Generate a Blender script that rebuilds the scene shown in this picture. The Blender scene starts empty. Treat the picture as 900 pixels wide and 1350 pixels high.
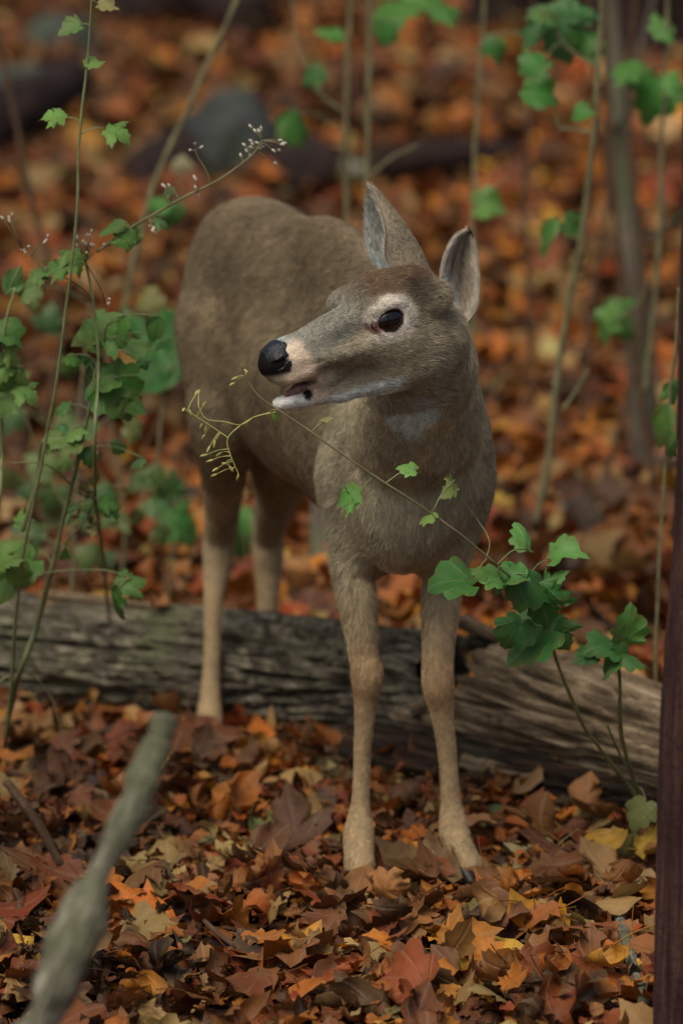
import bpy, math, random
import numpy as np
from mathutils import Vector, Matrix

random.seed(7)
RNG = np.random.default_rng(11)
scene = bpy.context.scene
COL = scene.collection

# ------------------------------------------------------------------ camera
CAM = np.array([0.0, -7.5, 2.05])
PITCH = math.radians(11.16)
TANV = 0.1034                      # tan of half the vertical field of view
FWD = np.array([0.0, math.cos(PITCH), -math.sin(PITCH)])
UPV = np.array([0.0, math.sin(PITCH), math.cos(PITCH)])
RGT = np.array([1.0, 0.0, 0.0])
cam_data = bpy.data.cameras.new('camera')
cam_data.sensor_fit = 'VERTICAL'
cam_data.sensor_height = 36.0
cam_data.lens = 18.0 / TANV
cam_data.clip_start = 0.1
cam_data.clip_end = 500.0
cam_data.dof.use_dof = True
cam_data.dof.focus_distance = 7.22
cam_data.dof.aperture_fstop = 3.1
cam_data.dof.aperture_blades = 0
cam = bpy.data.objects.new('camera', cam_data)
COL.objects.link(cam)
cam.location = CAM
cam.rotation_euler = (math.pi / 2 - PITCH, 0, 0)
scene.camera = cam

# ------------------------------------------------------------------ sky, sun, exposure
SUN_EL, SUN_AZ = math.radians(60), math.radians(-150)     # azimuth: direction the light comes from, clockwise from +Y
world = bpy.data.worlds.new('World')
scene.world = world
world.use_nodes = True
wn = world.node_tree
bg = wn.nodes['Background']
sky = wn.nodes.new('ShaderNodeTexSky')
sky.sky_type = 'NISHITA'
sky.sun_disc = False
sky.sun_elevation = SUN_EL
sky.sun_rotation = SUN_AZ
sky.air_density = 1.0
sky.dust_density = 6.0
sky.ozone_density = 1.0
wn.links.new(sky.outputs[0], bg.inputs[0])
bg.inputs[1].default_value = 0.075
sun_data = bpy.data.lights.new('sun', 'SUN')
sun_data.energy = 1.5
sun_data.angle = math.radians(40)
sun_data.color = (1.0, 0.92, 0.78)
sun = bpy.data.objects.new('sun', sun_data)
COL.objects.link(sun)
sd = Vector((math.sin(SUN_AZ) * math.cos(SUN_EL), math.cos(SUN_AZ) * math.cos(SUN_EL), math.sin(SUN_EL)))
sun.rotation_euler = sd.to_track_quat('Z', 'Y').to_euler()
vs = scene.view_settings
vs.view_transform = 'Standard'
vs.look = 'None'
vs.exposure = 0.22
vs.gamma = 1.0
scene.cycles.use_denoising = True
scene.cycles.max_bounces = 6
scene.cycles.diffuse_bounces = 3
scene.cycles.transparent_max_bounces = 6
scene.cycles_curves.shape = 'RIBBONS'
scene.cycles_curves.subdivisions = 2


# ------------------------------------------------------------------ helpers
def P(px, py, Y):
    """World point on the plane y = Y seen at photo pixel (px, py) of 900 x 1350."""
    u = (px - 450) / 675 * TANV
    v = (675 - py) / 675 * TANV
    d = FWD + RGT * u + UPV * v
    t = (Y - CAM[1]) / d[1]
    return CAM + d * t


def project(p):
    p = np.asarray(p, float) - CAM
    z = p @ FWD
    return 450 + (p @ RGT) / z / TANV * 675, 675 - (p @ UPV) / z / TANV * 675, z


def unit(v):
    v = np.asarray(v, float)
    return v / np.linalg.norm(v)


def hash3(i, j, k, seed):
    n = (i * 73856093) ^ (j * 19349663) ^ (k * 83492791) ^ (seed * 2654435)
    n = (n ^ (n >> 13)) * 1274126177
    n = n & 0x7fffffff
    return (n ^ (n >> 16)) % 65536 / 65535.0


def vnoise(p, seed=0):
    p = np.asarray(p, float)
    i = np.floor(p).astype(np.int64)
    f = p - i
    f = f * f * (3 - 2 * f)
    r = 0
    for a in (0, 1):
        wa = f[:, 0] if a else 1 - f[:, 0]
        for b in (0, 1):
            wb = f[:, 1] if b else 1 - f[:, 1]
            for c in (0, 1):
                wc = f[:, 2] if c else 1 - f[:, 2]
                r = r + wa * wb * wc * hash3(i[:, 0] + a, i[:, 1] + b, i[:, 2] + c, seed)
    return r * 2 - 1


def fbm(p, octaves=4, seed=0):
    p = np.asarray(p, float)
    r, a, s = 0, 1.0, 0
    for o in range(octaves):
        r = r + a * vnoise(p * 2 ** o, seed + o * 17)
        s += a
        a *= 0.5
    return r / s


def sstep(a, b, x):
    t = np.clip((x - a) / (b - a), 0, 1)
    return t * t * (3 - 2 * t)


def ground_z(x, y):
    x = np.asarray(x, float); y = np.asarray(y, float)
    p = np.stack([x.ravel(), y.ravel(), np.zeros(x.size)], 1)
    n = vnoise(p * 0.9, 3) * 0.03 + vnoise(p * 0.25, 5) * 0.12 * sstep(2, 6, y.ravel())
    s = np.maximum(y.ravel() - 1.6, 0)
    z = 0.045 * s * s / (s + 1.0) * 1.0 + n * sstep(0.6, 2.0, np.hypot(x.ravel(), y.ravel())) + 0.006 * vnoise(p * 5, 9) - 0.032
    return z.reshape(x.shape)


def on_ground(px, py):
    """Where the sight line through (px, py) meets the ground."""
    u = (px - 450) / 675 * TANV
    v = (675 - py) / 675 * TANV
    d = FWD + RGT * u + UPV * v
    t = 4.0
    for _ in range(400):
        q = CAM + d * t
        if q[2] < ground_z(q[0], q[1]):
            break
        t += 0.05
    return CAM + d * t


def set_props(o, label=None, cat=None, group=None, kind=None):
    if label: o['label'] = label
    if cat: o['category'] = cat
    if group: o['group'] = group
    if kind: o['kind'] = kind
    return o


def tri_mesh(name, verts, tris, mat=None, attrs=None, smooth=True):
    verts = np.asarray(verts, np.float32); tris = np.asarray(tris, np.int32)
    me = bpy.data.meshes.new(name)
    n = tris.shape[1]
    me.vertices.add(len(verts)); me.vertices.foreach_set('co', verts.ravel())
    me.loops.add(tris.size); me.loops.foreach_set('vertex_index', tris.ravel())
    me.polygons.add(len(tris)); me.polygons.foreach_set('loop_start', np.arange(0, tris.size, n, dtype=np.int32))
    me.update(calc_edges=True)
    me.polygons.foreach_set('use_smooth', np.full(len(tris), smooth))
    for k, a in (attrs or {}).items():
        a = np.asarray(a, np.float32)
        if a.shape[1] == 4:
            at = me.attributes.new(k, 'FLOAT_COLOR', 'POINT'); at.data.foreach_set('color', a.ravel())
        else:
            at = me.attributes.new(k, 'FLOAT_VECTOR', 'POINT'); at.data.foreach_set('vector', a.ravel())
    if mat is not None:
        me.materials.append(mat)
    return me


def link(name, data, parent=None, loc=None):
    o = bpy.data.objects.new(name, data)
    COL.objects.link(o)
    if parent is not None: o.parent = parent
    if loc is not None: o.location = loc
    return o


def empty(name, loc, label, cat, group=None):
    o = link(name, None, None, Vector(loc))
    o.empty_display_size = 0.05
    return set_props(o, label, cat, group)


def child(name, me, parent):
    """Mesh given in world coordinates, hung under an empty that is only translated."""
    o = link(name, me, parent)
    o.matrix_parent_inverse = Matrix.Translation(-parent.location)
    return o


def srgb(r, g, b):
    f = lambda c: (c / 255 / 12.92) if c / 255 <= 0.04045 else ((c / 255 + 0.055) / 1.055) ** 2.4
    return np.array([f(r), f(g), f(b), 1.0])


class NT:
    def __init__(self, name):
        self.m = bpy.data.materials.new(name); self.m.use_nodes = True
        self.t = self.m.node_tree; self.b = self.t.nodes['Principled BSDF']; self.out = self.t.nodes['Material Output']
    def n(self, typ, **kw):
        x = self.t.nodes.new(typ)
        for k, v in kw.items(): setattr(x, k, v)
        return x
    def l(self, a, b): self.t.links.new(a, b)
    def math(self, op, a, b=None, clamp=False):
        x = self.n('ShaderNodeMath', operation=op); x.use_clamp = clamp
        for i, v in enumerate((a, b)):
            if v is None: continue
            if hasattr(v, 'links'): self.l(v, x.inputs[i])
            else: x.inputs[i].default_value = v
        return x.outputs[0]
    def mix(self, f, a, b, blend='MIX'):
        x = self.n('ShaderNodeMix', data_type='RGBA', blend_type=blend)
        for s, v in ((x.inputs[0], f), (x.inputs[6], a), (x.inputs[7], b)):
            if hasattr(v, 'links'): self.l(v, s)
            elif np.ndim(v): s.default_value = tuple(v)
            else: s.default_value = v
        return x.outputs[2]
    def noise(self, scale, detail=4, vec=None, rough=0.6):
        x = self.n('ShaderNodeTexNoise'); x.inputs['Scale'].default_value = scale
        x.inputs['Detail'].default_value = detail; x.inputs['Roughness'].default_value = rough
        if vec is not None: self.l(vec, x.inputs['Vector'])
        return x.outputs['Fac']
    def ramp(self, fac, stops):
        x = self.n('ShaderNodeValToRGB'); self.l(fac, x.inputs[0]); e = x.color_ramp.elements
        while len(e) < len(stops): e.new(0.5)
        for el, (p, c) in zip(e, stops): el.position = p; el.color = tuple(c)
        return x.outputs[0]
    def bump(self, h, strength=0.5, dist=0.01):
        x = self.n('ShaderNodeBump'); x.inputs['Strength'].default_value = strength; x.inputs['Distance'].default_value = dist
        self.l(h, x.inputs['Height']); self.l(x.outputs[0], self.b.inputs['Normal'])
    def objco(self, scale=(1, 1, 1)):
        tc = self.n('ShaderNodeTexCoord'); mp = self.n('ShaderNodeMapping'); self.l(tc.outputs['Object'], mp.inputs[0])
        mp.inputs['Scale'].default_value = scale
        return mp.outputs[0]


def leaf_material(name, source, translucent, rough=0.6, vein=0.35, spots=0.5):
    """Leaf blade: colour from the leaf itself, veins from its own flat coordinates, blotches and specks."""
    t = NT(name)
    if source == 'attr':
        a = t.n('ShaderNodeAttribute', attribute_name='col'); base = a.outputs['Color']
    else:
        a = t.n('ShaderNodeObjectInfo'); base = a.outputs['Color']
    lv = t.n('ShaderNodeAttribute', attribute_name='luv').outputs['Vector']
    sp = t.n('ShaderNodeSeparateXYZ'); t.l(lv, sp.inputs[0])
    ang = t.math('ARCTAN2', sp.outputs[0], t.math('ADD', sp.outputs[1], 0.03))
    c = t.math('ABSOLUTE', t.math('COSINE', t.math('MULTIPLY', ang, math.pi / math.radians(38))))
    v = t.math('POWER', c, 50.0)
    geo = t.n('ShaderNodeNewGeometry')
    blot = t.noise(28, 4, geo.outputs['Position'])
    col = t.mix(t.math('MULTIPLY', t.math('SUBTRACT', blot, 0.45, True), 2.2 * spots, True), base, t_dark(t, base))
    speck = t.noise(140, 2, geo.outputs['Position'])
    col = t.mix(t.math('MULTIPLY', t.math('SUBTRACT', speck, 0.58, True), 3.0 * spots, True), col, t_dark(t, base, 0.35))
    col = t.mix(t.math('MULTIPLY', v, vein), col, t_light(t, base))
    if source == 'object':
        edge = t.math('MULTIPLY', t.math('MULTIPLY', t.math('SUBTRACT', t.noise(34, 4, geo.outputs['Position']), .46, True), 4.5, True), sp.outputs[2])
        col = t.mix(t.math('MULTIPLY', edge, .55), col, (.20, .13, .045, 1))
    t.l(col, t.b.inputs['Base Color'])
    t.b.inputs['Roughness'].default_value = rough
    t.b.inputs['Specular IOR Level'].default_value = 0.35
    hb = t.math('ADD', t.math('MULTIPLY', v, 0.6), t.noise(60, 3, geo.outputs['Position']))
    t.bump(hb, 0.45, 0.004)
    if translucent:
        tr = t.n('ShaderNodeBsdfTranslucent'); t.l(col, tr.inputs[0])
        ms = t.n('ShaderNodeMixShader'); ms.inputs[0].default_value = translucent
        t.l(t.b.outputs[0], ms.inputs[1]); t.l(tr.outputs[0], ms.inputs[2]); t.l(ms.outputs[0], t.out.inputs[0])
    return t.m


def t_dark(t, base, f=0.5):
    return t.mix(1.0, base, (f, f * 0.92, f * 0.88, 1), 'MULTIPLY')


def t_light(t, base):
    return t.mix(0.35, base, (0.55, 0.5, 0.35, 1))


def tube(path, radii, seg=8, jitter=0.0, seed=0, cap=True):
    path = np.asarray(path, float); radii = np.asarray(radii, float)
    n = len(path)
    tan = np.gradient(path, axis=0); tan /= np.linalg.norm(tan, axis=1)[:, None] + 1e-12
    ref = np.array([0.0, 1.0, 0.3]); ref /= np.linalg.norm(ref)
    if abs(tan[0] @ ref) > 0.9: ref = np.array([1.0, 0, 0])
    V = []
    for i in range(n):
        a = ref - tan[i] * (ref @ tan[i]); a /= np.linalg.norm(a); ref = a
        b = np.cross(tan[i], a)
        ph = np.arange(seg) / seg * 2 * math.pi
        V.append(path[i] + radii[i] * (np.cos(ph)[:, None] * a + np.sin(ph)[:, None] * b))
    V = np.concatenate(V)
    if jitter:
        c = np.repeat(path, seg, 0)
        k = 1 + jitter * fbm(V / (radii.mean() * 2.0) * np.array([1, 1, 0.45]), 3, seed)
        V = c + (V - c) * k[:, None]
    F = []
    for i in range(n - 1):
        for j in range(seg):
            k = (j + 1) % seg
            a, b, c, d = i * seg + j, i * seg + k, (i + 1) * seg + k, (i + 1) * seg + j
            F += [(a, b, c), (a, c, d)]
    if cap:
        V = np.concatenate([V, [path[0] - tan[0] * radii[0] * 0.4], [path[-1] + tan[-1] * radii[-1] * 0.4]])
        for j in range(seg):
            k = (j + 1) % seg
            F += [(n * seg, k, j), (n * seg + 1, (n - 1) * seg + j, (n - 1) * seg + k)]
    return V, np.array(F)


def spline(pts, n):
    """Catmull-Rom through the points."""
    p = np.asarray(pts, float)
    if len(p) == 2:
        t = np.linspace(0, 1, n)[:, None]
        return p[0] * (1 - t) + p[1] * t
    q = np.concatenate([[2 * p[0] - p[1]], p, [2 * p[-1] - p[-2]]])
    out = []
    for u in np.linspace(0, len(p) - 1 - 1e-6, n):
        i = int(u); t = u - i
        a, b, c, d = q[i], q[i + 1], q[i + 2], q[i + 3]
        out.append(0.5 * (2 * b + (c - a) * t + (2 * a - 5 * b + 4 * c - d) * t * t + (3 * b - a - 3 * c + d) * t ** 3))
    return np.array(out)


def merge(parts):
    V, F, o = [], [], 0
    for v, f in parts:
        V.append(v); F.append(np.asarray(f) + o); o += len(v)
    return np.concatenate(V), np.concatenate(F)
# ------------------------------------------------------------------ forest floor
def grid_mesh(x0, x1, y0, y1, nx, ny):
    X, Y = np.meshgrid(np.linspace(x0, x1, nx), np.linspace(y0, y1, ny))
    V = np.stack([X, Y, ground_z(X, Y)], -1).reshape(-1, 3)
    i = np.arange(nx * ny).reshape(ny, nx)
    a, b, c, d = i[:-1, :-1].ravel(), i[:-1, 1:].ravel(), i[1:, 1:].ravel(), i[1:, :-1].ravel()
    return V, np.stack([a, b, c, d], 1)


t = NT('soil')
co = t.n('ShaderNodeNewGeometry').outputs['Position']
vo = t.n('ShaderNodeTexVoronoi'); vo.inputs['Scale'].default_value = 14; t.l(co, vo.inputs['Vector'])
sepc = t.n('ShaderNodeSeparateColor'); t.l(vo.outputs['Color'], sepc.inputs[0])
leafy = t.ramp(sepc.outputs[0], [(0, srgb(60, 42, 32)), (.3, srgb(104, 66, 42)), (.55, srgb(128, 76, 44)), (.75, srgb(92, 58, 40)), (1, srgb(140, 108, 78))])
soil = t.ramp(t.noise(9, 5, co), [(.3, srgb(38, 32, 26)), (.7, srgb(78, 62, 48))])
t.l(t.mix(t.math('MULTIPLY', t.noise(3, 3, co), .9), soil, leafy), t.b.inputs['Base Color'])
t.b.inputs['Roughness'].default_value = .9
t.bump(t.math('ADD', vo.outputs['Distance'], t.noise(40, 4, co)), .8, .02)
SOIL = t.m
v, f = grid_mesh(-60, 60, -14, 110, 160, 220)
floor_ = link('forest_floor', tri_mesh('forest_floor', v, f, SOIL))
set_props(floor_, 'brown soil of the forest floor under fallen leaves', None, None, 'structure')

# ------------------------------------------------------------------ leaf shapes
MAPLE = [(0, 0), (.13, -.05), (.33, -.03), (.29, .06), (.36, .12), (.33, .16), (.52, .27), (.49, .35), (.58, .50), (.42, .47), (.36, .48), (.25, .44), (.31, .60), (.24, .64), (.21, .76), (.13, .79), (0, 1.0)]
OAKISH = [(0, 0), (.10, .08), (.20, .12), (.17, .22), (.33, .30), (.30, .38), (.22, .42), (.37, .55), (.34, .63), (.24, .66), (.28, .80), (.16, .86), (0, 1.0)]
OVATE = [(0, 0), (.14, .06), (.25, .16), (.30, .28), (.335, .33), (.325, .45), (.33, .50), (.27, .62), (.265, .67), (.17, .80), (.15, .84), (0, 1.0)]
ROUND5 = [(0, .02), (.12, -.07), (.30, -.06), (.42, .05), (.40, .16), (.50, .24), (.52, .38), (.44, .44), (.38, .46), (.40, .60), (.30, .68), (.16, .70), (.13, .84), (0, .95)]
CENTRES = {0: .30, 1: .45, 2: .42, 3: .32}


def leaf_shape(kind, rings, curl, rng, petiole=True, droop=0.0, wave=.05):
    half = [MAPLE, OAKISH, OVATE, ROUND5][kind]
    cy = CENTRES[kind]
    out = np.array(half + [(-x, y) for x, y in half[::-1][1:-1]], float)
    out = out + rng.normal(size=out.shape) * .012
    n = len(out)
    P2 = [np.array([[0, cy]])]
    for k in range(1, rings + 1):
        s = (k / rings) ** .8
        P2.append(np.array([0, cy]) + (out - [0, cy]) * s)
    p = np.concatenate(P2)
    F = [(0, 1 + (j + 1) % n, 1 + j) for j in range(n)]
    for k in range(rings - 1):
        a, b = 1 + k * n, 1 + (k + 1) * n
        for j in range(n):
            m = (j + 1) % n
            F += [(a + j, a + m, b + m), (a + j, b + m, b + j)]
    F = np.array(F)[:, ::-1]
    x, y = p[:, 0], p[:, 1] - cy
    r2 = x * x + y * y
    ang = np.arctan2(x, p[:, 1] + .03)
    vein = np.abs(np.cos(ang * math.pi / math.radians(38)))
    rad = np.concatenate([[0]] + [np.full(n, k / rings) for k in range(1, rings + 1)])
    ph = rng.random(4) * 6.28
    z = curl[0] * x * x + curl[1] * y * y + curl[2] * np.abs(x) + curl[3] * x * y
    z = z + wave * rad * np.sin(ang * 5 + ph[0]) * .6 + wave * .6 * rad * np.sin(ang * 9 + ph[1]) - .035 * (1 - vein) * rad
    z = z - droop * np.maximum(y, 0) ** 2
    q = np.stack([x, y + cy, z], 1)
    # strong curls roll the blade instead of stretching it
    def roll(q, axis, k, c0):
        if abs(k) < 1e-3: return q
        u = q[:, axis] - c0; w = q[:, 2].copy(); th = u * k
        q = q.copy(); q[:, axis] = c0 + np.sin(th) / k - w * np.sin(th); q[:, 2] = (1 - np.cos(th)) / k + w * np.cos(th)
        return q
    q = roll(q, 0, curl[4], 0); q = roll(q, 1, curl[5], cy)
    luv = np.stack([p[:, 0], p[:, 1], rad], 1)
    if petiole:
        L = .35 + .4 * rng.random(); b = rng.normal(0, .15)
        i0 = 1 + (rings - 1) * n
        base = q[i0]
        pp = [base + np.array([b * u * u, -L * u, .12 * u * (1 - u)]) for u in np.linspace(0, 1, 4)]
        tv, tf = tube(pp, [.014, .011, .010, .011], 3, cap=False)
        F = np.concatenate([F, tf + len(q)]); q = np.concatenate([q, tv])
        luv = np.concatenate([luv, np.tile([0, -.5, 0], (len(tv), 1))])
    return q, F, luv


def rand_curl(rng, strong):
    s = 1.0 if strong else .45
    return (rng.normal(0, .35) * s, rng.normal(0, .3) * s, rng.normal(0, .18) * s, rng.normal(0, .4) * s,
            rng.normal(.8, 2.4) * s, rng.normal(.5, 2.0) * s)


PALETTE = [  # fallen leaves, colour and share
    ((96, 60, 42), 12), ((116, 72, 48), 14), ((80, 52, 38), 12), ((138, 84, 48), 12), ((164, 96, 42), 12), ((180, 112, 44), 8),
    ((120, 62, 36), 10), ((142, 66, 34), 5), ((152, 120, 88), 10), ((176, 146, 108), 5), ((190, 134, 54), 3), ((192, 148, 70), 1),
    ((96, 56, 40), 3), ((112, 100, 74), 1), ((64, 46, 38), 8), ((150, 104, 72), 10)]
PCOL = np.array([srgb(*c)[:3] for c, _ in PALETTE]); PW = np.array([w for _, w in PALETTE], float); PW /= PW.sum()
PNAME = ['brown', 'reddish brown', 'dark brown', 'rusty brown', 'orange', 'golden orange', 'russet', 'rusty red', 'tan', 'pale tan', 'amber yellow', 'yellow', 'maroon', 'olive', 'blackish brown', 'light brown']
LITTER = leaf_material('fallen_leaf', 'attr', .12, .62, .22, .8)
LITTER_OBJ = leaf_material('fallen_leaf_single', 'object', .12, .62, .25, .8)


def rot_batch(yaw, tilt, tdir, rollx):
    """Rotation: flat yaw, then tip by tilt about a level axis at tdir."""
    n = len(yaw)
    cz, sz = np.cos(yaw), np.sin(yaw)
    Rz = np.zeros((n, 3, 3)); Rz[:, 0, 0] = cz; Rz[:, 0, 1] = -sz; Rz[:, 1, 0] = sz; Rz[:, 1, 1] = cz; Rz[:, 2, 2] = 1
    flip = np.where(rollx > .5, -1.0, 1.0); Rz[:, :, 2] *= flip[:, None]; Rz[:, :, 0] *= flip[:, None]
    ux, uy = np.cos(tdir), np.sin(tdir); c, s = np.cos(tilt), np.sin(tilt)
    R = np.zeros((n, 3, 3))
    R[:, 0, 0] = c + ux * ux * (1 - c); R[:, 0, 1] = ux * uy * (1 - c); R[:, 0, 2] = uy * s
    R[:, 1, 0] = ux * uy * (1 - c); R[:, 1, 1] = c + uy * uy * (1 - c); R[:, 1, 2] = -ux * s
    R[:, 2, 0] = -uy * s; R[:, 2, 1] = ux * s; R[:, 2, 2] = c
    return R @ Rz


lr = np.random.default_rng(3)
SHAPES_NEAR = [leaf_shape([0, 0, 1, 2, 3, 0, 2][i % 7], 3, rand_curl(lr, i % 3 != 0), lr, i % 2 == 0, 0, .07) for i in range(28)]
SHAPES_FAR = [leaf_shape([0, 2, 3, 1][i % 4], 1, rand_curl(lr, False), lr, False, 0, .09) for i in range(10)]


def scatter(n, x_fn, y, size, zmax, tilt_s, rng):
    x = x_fn(y)
    yaw = rng.random(n) * 6.283; tilt = np.abs(rng.normal(0, tilt_s, n)); tilt = np.minimum(tilt, 1.45)
    td = rng.random(n) * 6.283
    R = rot_batch(yaw, tilt, td, rng.random(n))
    s = size(n)
    # nothing lies inside the hollow log
    a_, b_ = P(570, 902, .75), P(985, 1018, .24); ab = b_ - a_; tt = np.clip(((x - a_[0]) * ab[0] + (y - a_[1]) * ab[1]) / (ab[0] ** 2 + ab[1] ** 2), 0, 1)
    dx, dy = x - (a_[0] + ab[0] * tt), y - (a_[1] + ab[1] * tt); dd = np.hypot(dx, dy); inside = dd < .14
    x = np.where(inside, x + dx / (dd + 1e-6) * (.15 - dd), x); y = np.where(inside, y + dy / (dd + 1e-6) * (.15 - dd), y)
    z = ground_z(x, y) + rng.random(n) ** 1.3 * zmax + .004 + np.sin(tilt) * s * .28
    ci = rng.choice(len(PCOL), n, p=PW)
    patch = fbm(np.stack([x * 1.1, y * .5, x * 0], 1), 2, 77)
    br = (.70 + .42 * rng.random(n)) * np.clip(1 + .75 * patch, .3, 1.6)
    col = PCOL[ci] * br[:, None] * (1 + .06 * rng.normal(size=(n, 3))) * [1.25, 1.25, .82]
    return np.stack([x, y, z], 1), R, s, np.clip(col, .005, .8), ci


def bake(name, pos, R, s, col, shapes, mat, rng):
    Vs, Fs, Cs, Ls = [], [], [], []; o = 0
    which = rng.integers(0, len(shapes), len(pos))
    for k, (q, F, luv) in enumerate(shapes):
        m = np.where(which == k)[0]
        if not len(m): continue
        c0 = q - q.mean(0) * [1, 1, 0]
        v = np.einsum('nij,vj->nvi', R[m] * s[m][:, None, None], c0) + pos[m][:, None, :]
        nv = len(q)
        Vs.append(v.reshape(-1, 3)); Cs.append(np.repeat(np.concatenate([col[m], np.ones((len(m), 1))], 1), nv, 0)); Ls.append(np.tile(luv, (len(m), 1)))
        Fs.append((F[None] + (o + np.arange(len(m)) * nv)[:, None, None]).reshape(-1, 3)); o += nv * len(m)
    return tri_mesh(name, np.concatenate(Vs), np.concatenate(Fs), mat, {'col': np.concatenate(Cs), 'luv': np.concatenate(Ls)})


rg = np.random.default_rng(5)
FEET = [(P(474, 1146, -.045)[0], -.06), (P(615, 1146, -.045)[0], -.06), (P(276, 972, .845)[0], .83)]
# near floor: in front of and round the log
NN = 10500
y = rg.uniform(-2.2, 2.0, NN)
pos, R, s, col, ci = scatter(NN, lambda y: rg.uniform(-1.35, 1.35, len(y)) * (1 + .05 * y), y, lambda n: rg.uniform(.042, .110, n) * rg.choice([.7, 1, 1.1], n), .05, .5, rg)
# the leaves that show largest become things of their own
px, py, dz = project(pos)
inview = (px > 10) & (px < 855) & (py > 960) & (py < 1335)
rank = np.where(inview, pos[:, 2] * 14 + s * 6 + rg.random(NN) * .35, -9)
single = np.argsort(-rank)[:285]
mask = np.ones(NN, bool); mask[single] = False
# the doe has trodden the litter down where she stands
tilt_up = 1 - np.abs(R[:, 2, 2])
for hx_, hy_ in FEET:
    near = (np.abs(pos[:, 0] - hx_) < .055) & (pos[:, 1] > hy_ - .13) & (pos[:, 1] < hy_ + .06)
    pos[near, 2] = np.minimum(pos[near, 2], ground_z(pos[near, 0], pos[near, 1]) + .006)
    mask &= ~(near & (tilt_up > .05)); single = single[~(near[single] & (tilt_up[single] > .05))]
# keep the doe's lower legs clear of upright leaves in the stuff
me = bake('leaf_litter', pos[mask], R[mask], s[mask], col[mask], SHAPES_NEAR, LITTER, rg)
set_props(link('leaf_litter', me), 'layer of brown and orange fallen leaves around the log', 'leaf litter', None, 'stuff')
NS = 9000
y = rg.uniform(-1.9, 1.5, NS)
poss, Rs, ss_, cols_, _ = scatter(NS, lambda y: rg.uniform(-1.1, 1.1, len(y)), y, lambda n: rg.uniform(.015, .042, n), .055, .6, rg)
keep = np.ones(NS, bool)
for hx_, hy_ in FEET:
    keep &= ~((np.abs(poss[:, 0] - hx_) < .04) & (poss[:, 1] > hy_ - .12) & (poss[:, 1] < hy_ + .05) & (poss[:, 2] > ground_z(poss[:, 0], poss[:, 1]) + .02))
set_props(link('leaf_fragments', bake('leaf_fragments', poss[keep], Rs[keep], ss_[keep], cols_[keep], SHAPES_FAR, LITTER, rg)), 'small crumbled bits of dead leaf strewn over the litter', 'leaf litter', None, 'stuff')
NM = 17000
y = 1.6 + 9.0 * rg.random(NM) ** 1.25
posm, Rm, sm, colm, _ = scatter(NM, lambda y: rg.uniform(-1, 1, len(y)) * (1.25 + .16 * y), y, lambda n: rg.uniform(.07, .14, n), .06, .5, rg)
set_props(link('distant_leaf_litter', bake('distant_leaf_litter', posm, Rm, sm, colm * .9, SHAPES_FAR, LITTER, rg)), 'blurred carpet of rust coloured leaves behind the deer', 'leaf litter', None, 'stuff')
NF = 14000
y = 9.5 + 22 * rg.random(NF)
posf, Rf, sf, colf, _ = scatter(NF, lambda y: rg.uniform(-1, 1, len(y)) * (2.4 + .17 * y), y, lambda n: rg.uniform(.12, .23, n), .07, .5, rg)
set_props(link('hillside_leaf_litter', bake('hillside_leaf_litter', posf, Rf, sf, colf * .70, SHAPES_FAR, LITTER, rg)), 'far leaf covered slope rising behind the saplings', 'leaf litter', None, 'stuff')

# ---- single fallen leaves
LEAF_ME = []
for q, F, luv in SHAPES_NEAR:
    c0 = q - q.mean(0) * [1, 1, 0]
    LEAF_ME.append(tri_mesh('fallen_leaf', c0, F, LITTER_OBJ, {'luv': luv}))


LANDMARKS = [('the straight front hoof', 473, 1145), ('the turned out front hoof', 620, 1145), ('the hind foot', 276, 965), ('the leaning stick', 160, 1110),
             ('the base of the leaning stick', 60, 1290), ('the bent twig', 290, 1290), ('the golden lobed leaf', 715, 1275), ('the cupped orange leaf', 775, 1100),
             ('the pale green fallen leaf', 348, 1137), ('the broad brown leaf', 560, 1195), ('the big orange leaf', 185, 1245), ('the knobbly stick', 828, 1290),
             ('the dark young trunk', 850, 1180), ('the hollow log end', 650, 1040), ('the middle of the log', 430, 990), ('the long yellow leaf', 60, 1024), ('the rusty red leaf', 315, 1185)]


def zone(px_, py_, nth=0):
    d = [math.hypot(px_ - a, (py_ - b) * 1.6) for _, a, b in LANDMARKS]
    k = int(np.argsort(d)[nth]); n, a, b = LANDMARKS[k]
    if abs(px_ - a) > abs(py_ - b) * 1.6:
        return ('left of ' if px_ < a else 'right of ') + n
    return ('behind ' if py_ < b else 'in front of ') + n


def place_leaf(pos, Rm, s, col, shape, label, group='fallen leaves on the forest floor', name='fallen_leaf'):
    o = link(name, LEAF_ME[shape])
    M = Matrix([list(Rm[i] * s) for i in range(3)]).to_4x4(); M.translation = Vector(pos)
    o.matrix_world = M
    o.color = (*(np.asarray(col) * [1.05, 1.12, .85] if group is None else col), 1)
    return set_props(o, label, 'leaf', group)


used_labels = set()
for i in single:
    sh = int(rg.integers(0, len(SHAPES_NEAR)))
    look = f"{'large' if s[i] > .095 else 'small' if s[i] < .06 else 'medium'} {PNAME[ci[i]]} {['pointed lobed', 'wavy lobed', 'oval', 'rounded'][[0, 0, 1, 2, 3, 0, 2][sh % 7]]} dead leaf"
    for nth in range(4):
        lab = f'{look} {zone(px[i], py[i], nth)}'
        if lab not in used_labels: break
    used_labels.add(lab)
    place_leaf(pos[i] + [0, 0, .008], R[i], s[i], col[i], sh, lab)

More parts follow.
